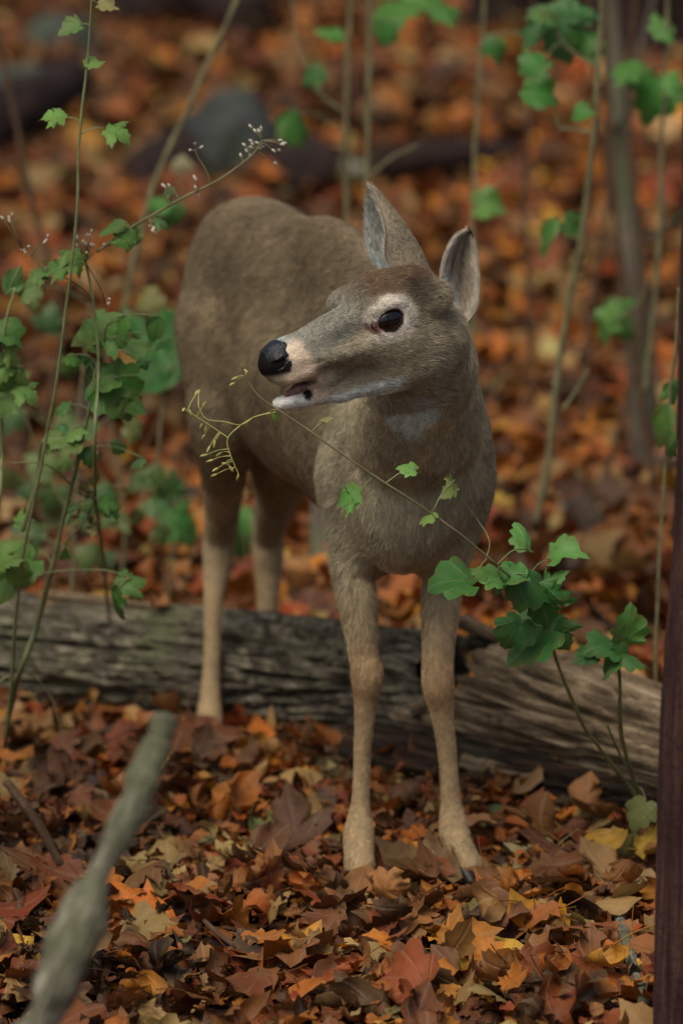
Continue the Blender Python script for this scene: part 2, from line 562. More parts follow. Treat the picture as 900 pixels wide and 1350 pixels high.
HERO = [  # px, py, size m, yaw, tilt, tilt dir, colour, shape, label
    (60, 1024, .125, 1.4, .25, 0.2, (200, 138, 44), 3, 'long yellow leaf lying flat at the edge of the litter'),
    (14, 992, .09, .3, .3, 1.0, (206, 142, 40), 2, 'golden yellow leaf under the green stem at the log'),
    (185, 1245, .135, 2.2, .55, .1, (196, 104, 34), 0, 'large bright orange leaf standing up behind the leaning stick'),
    (715, 1275, .13, .9, .45, .1, (206, 142, 40), 7, 'golden yellow lobed leaf in the nearest litter'),
    (690, 1250, .12, 2.6, .3, .4, (178, 104, 40), 14, 'amber leaf just behind the golden lobed leaf'),
    (775, 1100, .10, 4.0, .95, .2, (204, 124, 36), 24, 'cupped orange leaf standing upright near the green plant'),
    (725, 1100, .12, 1.5, .25, .0, (190, 112, 42), 17, 'flat orange leaf beside the cupped upright orange leaf'),
    (348, 1137, .10, 1.1, .25, .3, (112, 124, 82), 5, 'pale green leaf lying among the brown litter'),
    (655, 1110, .085, 2.0, .3, .3, (76, 94, 66), 11, 'dull green leaf behind the turned out front hoof'),
    (262, 1020, .15, 3.6, .75, .3, (108, 62, 42), 0, 'big maroon brown leaf propped against the hind foot'),
    (165, 962, .11, 1.6, .65, .2, (168, 96, 48), 12, 'curled orange brown leaf leaning on the log'),
    (435, 1010, .12, .4, .8, .15, (152, 88, 46), 14, 'tall rusty leaf standing against the log between the legs'),
    (500, 1005, .12, 5.6, .85, -.1, (124, 72, 52), 21, 'brown leaf upright against the log behind the front leg'),
    (440, 1065, .12, 1.0, .3, 2.0, (170, 150, 122), 19, 'pale tan leaf in front of the log'),
    (560, 1195, .16, 1.5, .35, .2, (122, 92, 70), 7, 'broad dull brown leaf spread before the hooves'),
    (715, 1170, .11, 2.4, .45, .1, (178, 158, 128), 12, 'pale curled tan leaf with ragged edge'),
    (315, 1185, .12, .8, .4, .2, (146, 66, 36), 21, 'rusty red leaf left of the hooves'),
    (650, 1070, .10, 4.6, .7, .2, (150, 82, 58), 0, 'pinkish brown pointed leaf under the log end'),
    (20, 1285, .10, 2.2, .4, .3, (206, 158, 66), 24, 'yellow leaf beside the base of the leaning stick'),
    (440, 1105, .13, 2.9, .5, -.3, (120, 54, 34), 14, 'dark russet leaf right behind the front hoof'),
    (670, 1300, .09, .5, .4, .2, (198, 150, 62), 10, 'small mustard leaf next to the golden lobed leaf'),
    (642, 1204, .085, 3.4, .75, .1, (128, 80, 48), 14, 'brown leaf standing over the tip of the turned out hoof'),
    (474, 1203, .08, 2.8, .7, .0, (140, 92, 54), 3, 'small brown leaf standing over the tip of the straight hoof'),
    (630, 1180, .09, 4.2, .6, .0, (150, 112, 70), 16, 'tan leaf tucked against the turned out hoof'),
]
for (x_, y_, s_, yaw, tl, td, c_, sh, lab) in HERO:
    p = on_ground(x_, y_) + np.array([0, 0, .035 + math.sin(tl) * s_ * .25])
    Rm_ = rot_batch(np.array([yaw]), np.array([tl]), np.array([td]), np.array([0.]))[0]
    place_leaf(p, Rm_, s_, srgb(*c_)[:3], sh, lab, None)
for (x_, y_, Y_, s_, yaw, c_, sh, lab) in [(205, 800, 1.05, .07, 1.0, (150, 96, 60), 5, 'small brown leaf resting on the log beside the hind leg'), (415, 838, .92, .08, 2.4, (96, 58, 40), 12, 'dark curled leaf lodged on top of the log'), (395, 828, .95, .06, .6, (120, 76, 50), 3, 'small curled leaf beside the dark leaf on top of the log'), (60, 790, 1.2, .06, .6, (140, 104, 74), 10, 'pale leaf resting on the log behind the bushy weed')]:
    Rm_ = rot_batch(np.array([yaw]), np.array([.35]), np.array([yaw]), np.array([0.]))[0]
    place_leaf(P(x_, y_, Y_), Rm_, s_, srgb(*c_)[:3], sh, lab, None)

# ------------------------------------------------------------------ bark and wood
def bark_material(name, c1, c2, c3, moss=None, stretch=(1, 1, 1), scale=22, fine=90, plates=False):
    t = NT(name)
    a = t.n('ShaderNodeAttribute', attribute_name='luv').outputs['Vector']
    mp = t.n('ShaderNodeMapping'); t.l(a, mp.inputs[0]); mp.inputs['Scale'].default_value = stretch
    n = t.noise(scale, 6, mp.outputs[0], .65)
    col = t.ramp(n, [(.32, srgb(*c1)), (.5, srgb(*c2)), (.68, srgb(*c3))])
    g = t.n('ShaderNodeNewGeometry').outputs['Position']
    col = t.mix(t.math('MULTIPLY', t.math('SUBTRACT', t.noise(fine, 3, g), .5, True), 2.5, True), col, srgb(*c1))
    if plates:
        vo = t.n('ShaderNodeTexVoronoi', feature='DISTANCE_TO_EDGE'); mq = t.n('ShaderNodeMapping'); t.l(a, mq.inputs[0]); mq.inputs['Scale'].default_value = (9, 34, 34)
        wv = t.n('ShaderNodeVectorMath', operation='ADD'); nz = t.n('ShaderNodeTexNoise'); nz.inputs['Scale'].default_value = 18; t.l(g, nz.inputs['Vector'])
        sc = t.n('ShaderNodeVectorMath', operation='SCALE'); t.l(nz.outputs['Color'], sc.inputs[0]); sc.inputs['Scale'].default_value = 1.1
        t.l(mq.outputs[0], wv.inputs[0]); t.l(sc.outputs[0], wv.inputs[1]); t.l(wv.outputs[0], vo.inputs['Vector']); vo.inputs['Scale'].default_value = 1.0
        ck = t.math('SUBTRACT', 1.0, t.math('MULTIPLY', vo.outputs['Distance'], 7.0, True))
        col = t.mix(t.math('MULTIPLY', ck, .85), col, srgb(*c1))
        n = t.math('SUBTRACT', n, t.math('MULTIPLY', ck, .8))
        big = t.noise(3.2, 5, g)
        col = t.mix(t.math('MULTIPLY', t.math('SUBTRACT', big, .50, True), 5.0, True), col, srgb(*[x * .74 for x in c2]))
    if moss is not None:
        col = t.mix(t.math('MULTIPLY', t.math('SUBTRACT', t.noise(5.5, 5, g), .5, True), 4.5, True), col, srgb(*moss))
    t.l(col, t.b.inputs['Base Color']); t.b.inputs['Roughness'].default_value = .88
    t.b.inputs['Specular IOR Level'].default_value = .2
    t.bump(t.math('ADD', n, t.math('MULTIPLY', t.noise(fine * 1.5, 3, g), .4)), .7, .008)
    return t.m


LOG_BARK = bark_material('log_bark', (38, 34, 28), (118, 111, 93), (168, 161, 138), (92, 96, 68), (6.0, 13, 13), 4.5, 90, True)
LOG_WOOD = bark_material('log_wood', (48, 40, 32), (120, 103, 80), (176, 157, 126), None, (2.6, 20, 20), 3.4)
LOG_ROT_SHADE = bark_material('log_rot_shade', (22, 18, 15), (48, 38, 30), (84, 64, 46), (60, 66, 46), (2, 6, 6), 6)


def log_piece(A, B, ra, rb, nu, nv, relief, seed, ustart=None, uend=None, thick=None, ridge=.5, sag=0.0):
    """A trunk section with furrows running along it; ustart(angle) bites into its end, thick makes it hollow."""
    A, B = np.asarray(A, float), np.asarray(B, float); ax = unit(B - A); L = np.linalg.norm(B - A)
    up = unit(np.array([0, 0, 1.0]) - ax * ax[2]); sd_ = np.cross(ax, up)
    U, Vv = np.meshgrid(np.linspace(0, 1, nu), np.arange(nv) / nv * 2 * math.pi, indexing='ij')
    if ustart is not None:
        u0 = ustart(Vv); u1 = uend(Vv) if uend else 1.0
        U = u0 + (u1 - u0) * U
    c, s_ = np.cos(Vv), np.sin(Vv)
    q = np.stack([U * L * .9, c * .33 + seed, s_ * .33], -1).reshape(-1, 3)
    wob = q + np.stack([0 * q[:, 0], .05 * vnoise(q * [2.5, 3, 3], seed + 1), .05 * vnoise(q * [2.5, 3, 3] + 9, seed + 2)], 1)
    fur = fbm(wob * [5, 18, 18], 4, seed); cr = np.abs(fbm(wob * [1.5, 9, 9], 3, seed + 3)); cr2 = np.abs(fbm(wob * [3.5, 22, 22], 2, seed + 5))
    lump = fbm(q * [2.0, 3, 3], 3, seed + 7); fine = fbm(q * [14, 60, 60], 2, seed + 9); knots = vnoise(q * [6, 7, 7], seed + 11)
    crack = -2.4 * np.clip(1 - cr / .085, 0, 1) ** .7 - 1.1 * np.clip(1 - cr2 / .10, 0, 1)
    disp = relief * (.9 * fur + ridge * crack + 1.7 * lump + .35 * fine + .8 * np.clip(knots - .45, 0, 1))
    r = (ra + (rb - ra) * U).ravel() + disp
    out = A + (U.ravel() * L)[:, None] * ax + r[:, None] * (c.ravel()[:, None] * up + s_.ravel()[:, None] * sd_)
    luv = np.stack([U.ravel() * L, wob[:, 1] * .3, wob[:, 2] * .3], 1)
    i = np.arange(nu * nv).reshape(nu, nv); j = np.roll(i, -1, 1)
    F = np.concatenate([np.stack([i[:-1], j[:-1], j[1:], i[1:]], -1).reshape(-1, 4)])
    if thick:
        ri = np.maximum(r - thick * (1 + .5 * vnoise(q * 6, seed)), .01)
        inn = A + (U.ravel() * L)[:, None] * ax + ri[:, None] * (c.ravel()[:, None] * up + s_.ravel()[:, None] * sd_)
        n = len(out); out = np.concatenate([out, inn]); luv = np.concatenate([luv, luv])
        F = np.concatenate([F, F[:, ::-1] + n,
                            np.stack([i[0], i[0] + n, j[0] + n, j[0]], -1), np.stack([i[-1], j[-1], j[-1] + n, i[-1] + n], -1)])
    return out, F, luv


log = empty('fallen_log', P(450, 920, .6), 'weathered grey fallen log with mossy bark and a broken hollow end', 'log')
lA, lB = P(-260, 838, 1.50), P(596, 915, .77)
v, f, luv = log_piece(lA, lB, .134, .096, 680, 280, .0145, 4, lambda a: 0 * a, lambda a: 1 - .010 * (1 + np.sin(a * 3) + np.sin(a * 7 + 1)))
child('bark_section', tri_mesh('bark_section', v, f, LOG_BARK, {'luv': luv}), log)
wA, wB = P(570, 902, .75), P(985, 1018, .24)


def bite(a):
    d = np.abs((a - 0.62 + math.pi) % (2 * math.pi) - math.pi)       # side of the log towards the deer and the camera, near the top
    return .035 + .175 * sstep(1.25, .75, d) + .015 * np.sin(a * 9) + .012 * np.sin(a * 23)


v, f, luv = log_piece(wA, wB, .114, .090, 320, 240, .0100, 15, bite, None, .016, .8)
wme = tri_mesh('hollow_section', v, f, LOG_WOOD, {'luv': luv}); wme.materials.append(LOG_ROT_SHADE)
mi = np.zeros(len(f), np.int32); q0 = (320 - 1) * 240; mi[q0:2 * q0] = 1; wme.polygons.foreach_set('material_index', mi)  # inner wall in dark rot, the hollow's shade put into its colour
ws = child('hollow_section', wme, log)
ws['label'] = 'bare split wood with a dark hollow'
# dark rotten heart, painting shade into the hollow, and crumbling wood under the log
v, f, luv = log_piece(wA + unit(wB - wA) * .20, wB, .070, .066, 60, 50, .008, 23)
child('rotten_core', tri_mesh('rotten_core', v, f, LOG_ROT_SHADE, {'luv': luv}), log)
v, f, luv = log_piece(P(470, 985, .66), P(900, 1062, .28), .042, .036, 160, 80, .010, 31)
child('rotten_underside', tri_mesh('rotten_underside', v, f, LOG_ROT_SHADE, {'luv': luv}), log)
for k, (a, b, ra, rb) in enumerate([((615, 1010, .50), (722, 1030, .40), .024, .009), ((745, 872, .55), (885, 915, .40), .014, .008), ((610, 818, .68), (745, 878, .55), .016, .006), ((540, 935, .62), (600, 905, .62), .018, .010), ((60, 785, 1.06), (200, 800, 1.0), .010, .006)]):
    v, f, luv = log_piece(P(*a), P(*b), ra, rb, 40, 24, .004, 50 + k)
    child('splinter', tri_mesh('splinter', v, f, LOG_WOOD, {'luv': luv}), log)

# ------------------------------------------------------------------ sticks, trunks, stones
STICK = bark_material('stick_bark', (62, 64, 52), (118, 116, 98), (190, 184, 166), (104, 108, 82), (5, 6, 6), 7)
DARKBARK = bark_material('dark_bark', (22, 17, 16), (46, 35, 32), (74, 54, 50), None, (1, 6, 6), 5)
REDBARK = bark_material('red_bark', (36, 25, 23), (70, 48, 44), (104, 74, 68), None, (1, 6, 6), 5)
GREYBARK = bark_material('grey_bark', (58, 52, 44), (102, 94, 80), (140, 130, 112), (92, 98, 70), (1, 6, 6), 5)
TWIG = bark_material('twig_bark', (60, 46, 36), (98, 78, 60), (136, 112, 88), None, (2, 5, 5), 8)


def limb(name, pts, r0, r1, mat, parent, n=40, seg=14, jit=.22, seed=1, power=1.0, knob=0.06):
    path = spline(pts, n); u = np.linspace(0, 1, n)
    rr = r0 + (r1 - r0) * u ** power
    rr = rr * (1 + knob * vnoise(np.stack([u * 13, 0 * u, 0 * u + seed], 1), seed) + knob * np.clip(vnoise(np.stack([u * 26, 0 * u, 0 * u + seed], 1), seed + 5), 0, 1))
    v, f = tube(path, rr, seg, jit, seed)
    luv = np.zeros((len(v), 3)); L = np.linalg.norm(np.diff(path, axis=0), axis=1).sum()
    luv[:n * seg, 0] = np.repeat(u * L, seg); ph = np.tile(np.arange(seg) / seg * 6.283, n)
    luv[:n * seg, 1] = np.cos(ph) * .1; luv[:n * seg, 2] = np.sin(ph) * .1
    me = tri_mesh(name, v, f, mat, {'luv': luv})
    return child(name, me, parent) if parent is not None else link(name, me)


o = limb('broken_stick', [P(0, 1460, -1.95), P(58, 1330, -1.93), P(114, 1190, -1.9), P(172, 1070, -1.87), P(200, 1000, -1.84), P(211, 972, -1.83), P(217, 944, -1.82)], .0235, .0115, STICK, None, 110, 20, .6, 3, 1.4, .25)
set_props(o, 'thick blurred grey green broken stick leaning up from the leaves', 'stick')
yt = empty('young_tree', P(893, 1500, -1.0), 'dark reddish brown young trunk blurred at the picture edge beside the log', 'tree')
o = limb('trunk', [P(893, 1500, -1.0), P(890, 1350, -1.0), P(905, 900, -1.02), P(925, 480, -1.06), P(950, -500, -1.2)], .034, .029, REDBARK, yt, 60, 24, .12, 5)
o = limb('twig', [on_ground(215, 1185) + [0, 0, .06], on_ground(250, 1250) + [0, 0, .07], on_ground(300, 1292) + [0, 0, .06], on_ground(372, 1318) + [0, 0, .05]], .0045, .003, TWIG, None, 24, 8, .2, 8)
set_props(o, 'thin brown bent twig lying on the leaves before the deer', 'twig')
o = limb('twig', [on_ground(812, 1225) + [0, 0, .04], on_ground(822, 1275) + [0, 0, .05], on_ground(848, 1365) + [0, 0, .05]], .010, .009, STICK, None, 30, 10, .35, 9)
set_props(o, 'short pale knobbly stick on the leaves near the dark trunk', 'twig')
o = limb('twig', [P(8, 1030, -1.0), P(50, 1085, -1.0), P(80, 1140, -1.0)], .007, .006, TWIG, None, 20, 8, .3, 12)
set_props(o, 'blurred dark twig behind the base of the leaning stick', 'twig')
o = limb('fallen_branch', [on_ground(735, 715) + [0, 0, .05], on_ground(800, 702) + [0, 0, .07], on_ground(880, 708) + [0, 0, .06]], .026, .020, STICK, None, 30, 12, .3, 14)
set_props(o, 'pale fallen branch on the leaves behind the log', 'branch')
o = limb('fallen_branch', [on_ground(350, 225) + [0, 0, .1], on_ground(400, 250) + [0, 0, .12], on_ground(480, 275) + [0, 0, .1]], .035, .025, STICK, None, 30, 12, .3, 15)
set_props(o, 'pale greenish fallen branch behind the back of the deer', 'branch')
o = limb('fallen_log', [on_ground(500, 262) + [0, 0, .10], on_ground(580, 258) + [0, 0, .12], on_ground(680, 250) + [0, 0, .10]], .05, .04, DARKBARK, None, 40, 20, .35, 16)
set_props(o, 'blurred brown grey fallen log behind the ears of the deer', 'log')
o = limb('fallen_log', [on_ground(-60, 235) + [0, 0, .1], on_ground(30, 195) + [0, 0, .12], on_ground(95, 150) + [0, 0, .1]], .10, .07, DARKBARK, None, 40, 20, .35, 17)
set_props(o, 'dark blurred fallen log at the upper edge of the leaf slope', 'log')
o = limb('fallen_log', [on_ground(175, 55) + [0, 0, .1], on_ground(255, 45) + [0, 0, .15], on_ground(330, 62) + [0, 0, .1]], .12, .10, DARKBARK, None, 40, 20, .3, 18)
set_props(o, 'short dark rotten log far up the leaf slope', 'log')

o = limb('fallen_log', [on_ground(205, 268) + [0, 0, .05], on_ground(300, 262) + [0, .3, .08], on_ground(440, 268) + [0, 0, .05]], .13, .10, DARKBARK, None, 40, 20, .35, 19)
set_props(o, 'black rotten log lying behind the mossy boulder and the rump', 'log')
t = NT('stone')
gp = t.n('ShaderNodeNewGeometry').outputs['Position']
t.l(t.mix(t.math('MULTIPLY', t.math('SUBTRACT', t.noise(6, 4, gp), .48, True), 4, True), t.ramp(t.noise(14, 5, gp), [(.3, srgb(36, 40, 38)), (.7, srgb(66, 71, 66))]), srgb(74, 88, 62)), t.b.inputs['Base Color'])
t.b.inputs['Roughness'].default_value = .85; t.bump(t.noise(40, 5, gp), .6, .01)
STONE = t.m


def stone(c, r, label, seed):
    u, v = np.meshgrid(np.linspace(0, 2 * math.pi, 49)[:-1], np.linspace(.001, math.pi - .001, 25))
    sp = np.stack([np.sin(v) * np.cos(u), np.sin(v) * np.sin(u), np.cos(v)], -1).reshape(-1, 3)
    k = 1 + .28 * fbm(sp * 1.6 + seed, 3, seed) + .07 * fbm(sp * 7, 3, seed + 1)
    V = np.asarray(c) + sp * k[:, None] * np.asarray(r)
    F = [(i * 48 + j, (i + 1) * 48 + j, (i + 1) * 48 + (j + 1) % 48, i * 48 + (j + 1) % 48) for i in range(24) for j in range(48)]
    set_props(link('boulder', tri_mesh('boulder', V, F, STONE)), label, 'boulder')


stone(on_ground(305, 262) + [0, .2, .12], (.15, .17, .17), 'blue grey mossy boulder above the rump of the deer', 3)
stone(on_ground(78, 85) + [0, .1, .05], (.13, .15, .10), 'small grey boulder far up the slope beside thin stem', 12)
stone(on_ground(20, 160) + [0, .1, .0], (.25, .2, .16), 'dark grey boulder at the end of dark log', 15)


def bg_tree(px_, py_, r, lean, h, mat, label, seed, branches=0):
    b = on_ground(px_, py_); root = empty('tree', b, label, 'tree')
    pts = [b - [0, 0, .1], b + [lean * .1 * h, 0, .1 * h], b + [lean * .4 * h, .1, .4 * h], b + [lean * h, .2, h]]
    limb('trunk', pts, r * 1.35, r * .7, mat, root, 60, 24, .16, seed, .6)
    rr = np.random.default_rng(seed)
    for k in range(branches):
        a = b + [lean * .3 * h, 0, h * (.25 + .2 * k)]; d = np.array([rr.normal(0, .6), rr.normal(0, .5), .5])
        limb('branch', [a, a + d * .5, a + d * 1.1 + [0, 0, .2]], r * .35, r * .1, mat, root, 20, 10, .2, seed + k)
    return root


bg_tree(852, 640, .027, -.085, 3.2, GREYBARK, 'slender grey leaning tree behind the shoulder of the deer', 21, 2)
bg_tree(866, 610, .016, -.10, 2.0, GREYBARK, 'thin sapling growing against the slender grey tree', 24, 1)
bg_tree(672, 52, .14, .01, 6, DARKBARK, 'dark tree trunk at the top of the slope above the ears', 22, 0)
bg_tree(842, 88, .22, .01, 6, DARKBARK, 'broad dark tree trunk at the top corner of the slope', 23, 0)
bg_tree(424, 790, .030, .01, .30, GREYBARK, 'grey green blurred stump like sapling seen under the belly', 25, 0)
# ------------------------------------------------------------------ the deer
class Field:
    """Signed distances on a grid; shapes melt into each other."""
    def __init__(self, lo, hi, h):
        self.lo = np.asarray(lo, float); self.h = h
        self.n = np.ceil((np.asarray(hi) - self.lo) / h).astype(int) + 1
        self.F = np.full(self.n, 0.5, np.float32)

    def box(self, lo, hi):
        a = np.clip(np.floor((lo - self.lo) / self.h).astype(int), 0, self.n - 1)
        b = np.clip(np.ceil((hi - self.lo) / self.h).astype(int) + 1, 1, self.n)
        sl = tuple(slice(a[i], b[i]) for i in range(3))
        ax = [(self.lo[i] + np.arange(a[i], b[i]) * self.h).astype(np.float32) for i in range(3)]
        return sl, ax[0][:, None, None], ax[1][None, :, None], ax[2][None, None, :]

    def put(self, sl, d, k, cut=False):
        f = self.F[sl]
        if cut:
            d = -d
            hh = np.maximum(k - np.abs(f - d), 0) / k
            self.F[sl] = np.maximum(f, d) + hh * hh * k * 0.25
        else:
            hh = np.maximum(k - np.abs(f - d), 0) / k
            self.F[sl] = np.minimum(f, d) - hh * hh * k * 0.25

    def cone(self, a, b, ra, rb, k=0.03):
        a = np.asarray(a, float); b = np.asarray(b, float)
        r = max(ra, rb) + k * 1.2 + 0.01
        sl, x, y, z = self.box(np.minimum(a, b) - r, np.maximum(a, b) + r)
        ba = b - a; L2 = ba @ ba
        px, py, pz = x - a[0], y - a[1], z - a[2]
        t = np.clip((px * ba[0] + py * ba[1] + pz * ba[2]) / L2, 0, 1)
        t = t * t * (3 - 2 * t) * 0.4 + t * 0.6
        d = np.sqrt((px - ba[0] * t) ** 2 + (py - ba[1] * t) ** 2 + (pz - ba[2] * t) ** 2) - (ra + (rb - ra) * t)
        self.put(sl, d, k)

    def chain(self, pts, rad, k=0.02):
        for i in range(len(pts) - 1):
            self.cone(pts[i], pts[i + 1], rad[i], rad[i + 1], k)

    def ell(self, c, r, R=None, k=0.03, cut=False):
        c = np.asarray(c, float); r = np.asarray(r, float)
        R = np.eye(3) if R is None else R           # columns: the ellipsoid's axes
        e = np.sqrt(((R * r) ** 2).sum(1)) + k * 1.2 + 0.01
        sl, x, y, z = self.box(c - e, c + e)
        px, py, pz = x - c[0], y - c[1], z - c[2]
        q = [px * R[0, i] + py * R[1, i] + pz * R[2, i] for i in range(3)]
        k0 = np.sqrt((q[0] / r[0]) ** 2 + (q[1] / r[1]) ** 2 + (q[2] / r[2]) ** 2)
        k1 = np.sqrt((q[0] / r[0] ** 2) ** 2 + (q[1] / r[1] ** 2) ** 2 + (q[2] / r[2] ** 2) ** 2) + 1e-6
        self.put(sl, k0 * (k0 - 1) / k1, k, cut)

    def mesh(self):
        F = self.F; S = F < 0
        c = np.zeros(self.n - 1, np.int8)
        for a in (0, 1):
            for b in (0, 1):
                for d in (0, 1):
                    c += S[a:self.n[0] - 1 + a, b:self.n[1] - 1 + b, d:self.n[2] - 1 + d]
        act = np.argwhere((c > 0) & (c < 8))
        idx = np.full(self.n - 1, -1, np.int32); idx[tuple(act.T)] = np.arange(len(act))
        acc = np.zeros((len(act), 3)); cnt = np.zeros(len(act))
        cor = [(a, b, d) for a in (0, 1) for b in (0, 1) for d in (0, 1)]
        for p in cor:
            for q in cor:
                if sum(abs(p[i] - q[i]) for i in range(3)) == 1 and p < q:
                    fp = F[tuple((act + p).T)]; fq = F[tuple((act + q).T)]
                    m = (fp < 0) != (fq < 0)
                    t = np.where(m, fp / np.where(m, fp - fq, 1), 0)
                    acc += np.where(m[:, None], np.array(p) + t[:, None] * (np.array(q) - np.array(p)), 0); cnt += m
        V = self.lo + (act + acc / cnt[:, None]) * self.h
        Q = []
        for ax in range(3):
            s0 = [slice(None)] * 3; s1 = [slice(None)] * 3
            s0[ax] = slice(0, -1); s1[ax] = slice(1, None)
            A, B = S[tuple(s0)], S[tuple(s1)]
            e = np.argwhere(A != B); b, d = (ax + 1) % 3, (ax + 2) % 3
            e = e[(e[:, b] > 0) & (e[:, d] > 0)]
            ob = np.zeros(3, int); ob[b] = 1; od = np.zeros(3, int); od[d] = 1
            q = np.stack([idx[tuple((e - ob - od).T)], idx[tuple((e - od).T)], idx[tuple(e.T)], idx[tuple((e - ob).T)]], 1)
            fl = ~A[tuple(e.T)]
            q[fl] = q[fl][:, ::-1]
            Q.append(q)
        Q = np.concatenate(Q)
        return V, np.concatenate([Q[:, [0, 1, 2]], Q[:, [0, 2, 3]]])


def vert_normals(V, T):
    fn = np.cross(V[T[:, 1]] - V[T[:, 0]], V[T[:, 2]] - V[T[:, 0]])
    N = np.zeros_like(V)
    for i in range(3):
        for k in range(3):
            N[:, k] += np.bincount(T[:, i], fn[:, k], len(V))
    return N / (np.linalg.norm(N, axis=1)[:, None] + 1e-12)


# head frame: x to the nose, y to the side that faces the camera, z to the crown
HA, HP = math.radians(28), math.radians(14)
hx = unit([-math.cos(HA) * math.cos(HP), -math.sin(HA) * math.cos(HP), -math.sin(HP)])
hy = unit([math.sin(HA), -math.cos(HA), 0.0])
hz = np.cross(hx, hy); hz = hz if hz[2] > 0 else -hz
HR = np.stack([hx, hy, hz], 1)
HO = P(493, 419, -0.36)
HS = 1.0


def H(x, y, z):
    return HO + HR @ (np.array([x, y, z]) * HS)


# body frame: along the spine from the shoulder back
BD = unit(P(352, 430, 0.72) * [1, 1, 0] - P(540, 560, 0.05) * [1, 1, 0])
BR = np.stack([np.cross(BD, [0, 0, 1.0]), BD, [0, 0, 1.0]], 1)

LEG_A = [(476, 640, .05), (465, 740, .03), (472, 800, .015), (479, 862, .0), (484, 893, -.01), (482, 925, -.005), (478, 985, .0), (475, 1060, .0), (473, 1098, -.008), (473, 1122, -.022), (474, 1146, -.045)]
RAD_A = [.060, .0320, .0255, .0195, .0215, .0152, .0115, .0122, .0200, .0190, .0210]
LEG_B = [(584, 640, .05), (586, 740, .03), (581, 800, .015), (577, 862, .0), (577, 903, -.01), (582, 937, -.005), (589, 990, .0), (594, 1055, .0), (598, 1094, -.01), (606, 1118, -.025), (619, 1144, -.045)]
RAD_B = [.060, .0305, .0250, .0210, .0212, .0152, .0122, .01302, .0198, .0178, .0185]
LEG_C = [(308, 440, .74), (297, 560, .70), (294, 640, .80), (291, 700, .91), (287, 735, .92), (281, 800, .895), (279, 880, .88), (277, 925, .87), (276, 948, .86), (276, 972, .845)]
RAD_C = [.095, .058, .031, .0250, .0228, .0140, .0122, .0155, .0185, .019]
LEG_D = [(385, 450, .82), (378, 590, .86), (366, 650, 1.04), (354, 700, 1.20), (353, 735, 1.22), (353, 790, 1.21), (352, 850, 1.20), (351, 890, 1.19), (351, 908, 1.18)]
RAD_D = [.11, .065, .037, .0265, .0245, .0165, .0145, .0185, .02]


def build_deer_field(h):
    f = Field([-.30, -.66, -.05], [.30, 1.36, 1.02], h)
    B = lambda px, py, Y, lat, al, ve, k=.06: f.ell(P(px, py, Y), (lat, al, ve), BR, k)
    # trunk of the body
    B(534, 590, .10, .110, .20, .172)
    B(488, 544, .30, .137, .26, .184)
    B(424, 504, .55, .140, .24, .176)
    B(362, 390, .78, .116, .18, .140)
    B(352, 368, .70, .085, .20, .125, .05)
    B(440, 412, .45, .06, .30, .15, .05)            # spine ridge
    B(545, 500, .14, .06, .14, .17, .05)            # withers
    B(525, 690, -.015, .052, .07, .072, .05)        # brisket
    B(528, 640, -.05, .075, .075, .11, .05)         # breast
    # shoulders
    f.ell(P(496, 640, .05), (.050, .075, .125), BR, .03)
    f.ell(P(582, 625, .05), (.050, .080, .125), BR, .03)
    # neck
    f.chain([P(535, 600, .04), P(550, 545, -.10), P(560, 485, -.24), P(566, 440, -.31)], [.118, .088, .064, .052], .04)
    f.cone(P(540, 560, -.12), H(-.055, 0, -.07), .075, .042, .04)
    # haunches
    f.ell(P(312, 415, .80), (.062, .13, .165), BR, .08)
    f.ell(P(410, 470, .92), (.06, .13, .155), BR, .05)
    for pts, rad in ((LEG_A, RAD_A), (LEG_B, RAD_B), (LEG_C, RAD_C), (LEG_D, RAD_D)):
        f.cone(P(*pts[0]), P(*pts[1]), rad[0], rad[1], .055)
        pp = spline([np.append(P(*p), r) for p, r in zip(pts, rad)], 72)[int(72 * .85 / (len(pts) - 1)):]
        f.chain(pp[:, :3], pp[:, 3], .006)
    for pts, i, s in ((LEG_A, 4, 1), (LEG_B, 4, -1)):            # knees, dew claws
        f.ell(P(*pts[i]) + [0, -.007, .004], (.017, .014, .024), None, .012)
    for pts in (LEG_C, LEG_D):                                  # heel of the hock
        p = P(*pts[3]); f.cone(p + [0, .028, .02], p + [0, .012, -.05], .015, .012, .02)
        f.cone(p + [0, .028, .02], P(*pts[1]) + [0, .09, .0], .011, .02, .02)
    # head
    E = lambda x, y, z, a, b, c, k=.02, cut=False: f.ell(H(x, y, z), (a * HS, b * HS, c * HS), HR, k, cut)
    E(-.038, 0, .014, .070, .050, .047)
    E(-.006, 0, .02, .046, .045, .043)
    f.cone(H(.02, 0, .0), H(.155, 0, -.010), .036, .0245, .014)
    E(.156, 0, -.014, .040, .030, .0285, .015)
    f.cone(H(-.05, 0, -.076), H(.08, 0, -.083), .046, .0195, .02)
    f.cone(H(.075, 0, -.082), H(.160, 0, -.077), .0190, .0130, .008)
    E(.170, 0, -.0735, .0175, .0165, .0105, .008)
    for s in (-1, 1):
        f.cone(H(-.02, s * .018, -.034), H(.13, s * .008, -.022), .036, .020, .014)
        E(-.035, s * .022, -.045, .062, .028, .055)
        E(.0, s * .043, .004, .036, .017, .031, .012)
        E(.0, s * .046, .027, .030, .015, .012, .010)
        E(.146, s * .012, -.035, .036, .0175, .0145, .010)
        E(.055, s * .034, -.024, .05, .010, .008, .02)
        E(.062, s * .043, .0, .03, .010, .012, .018, True)      # hollow before the eye
        E(.001, s * .0585, .005, .0215, .011, .0145, .006, True)
        E(-.085, s * .046, .012, .02, .013, .02, .02)         # root of the ear
    E(.012, -.050, .012, .032, .020, .030, .008)
    E(.016, -.050, .027, .026, .018, .014, .008)
    E(.098, 0, -.056, .038, .024, .017, .012)
    E(.200, 0, -.0580, .070, .04, .0085, .004, True)             # open mouth
    return f


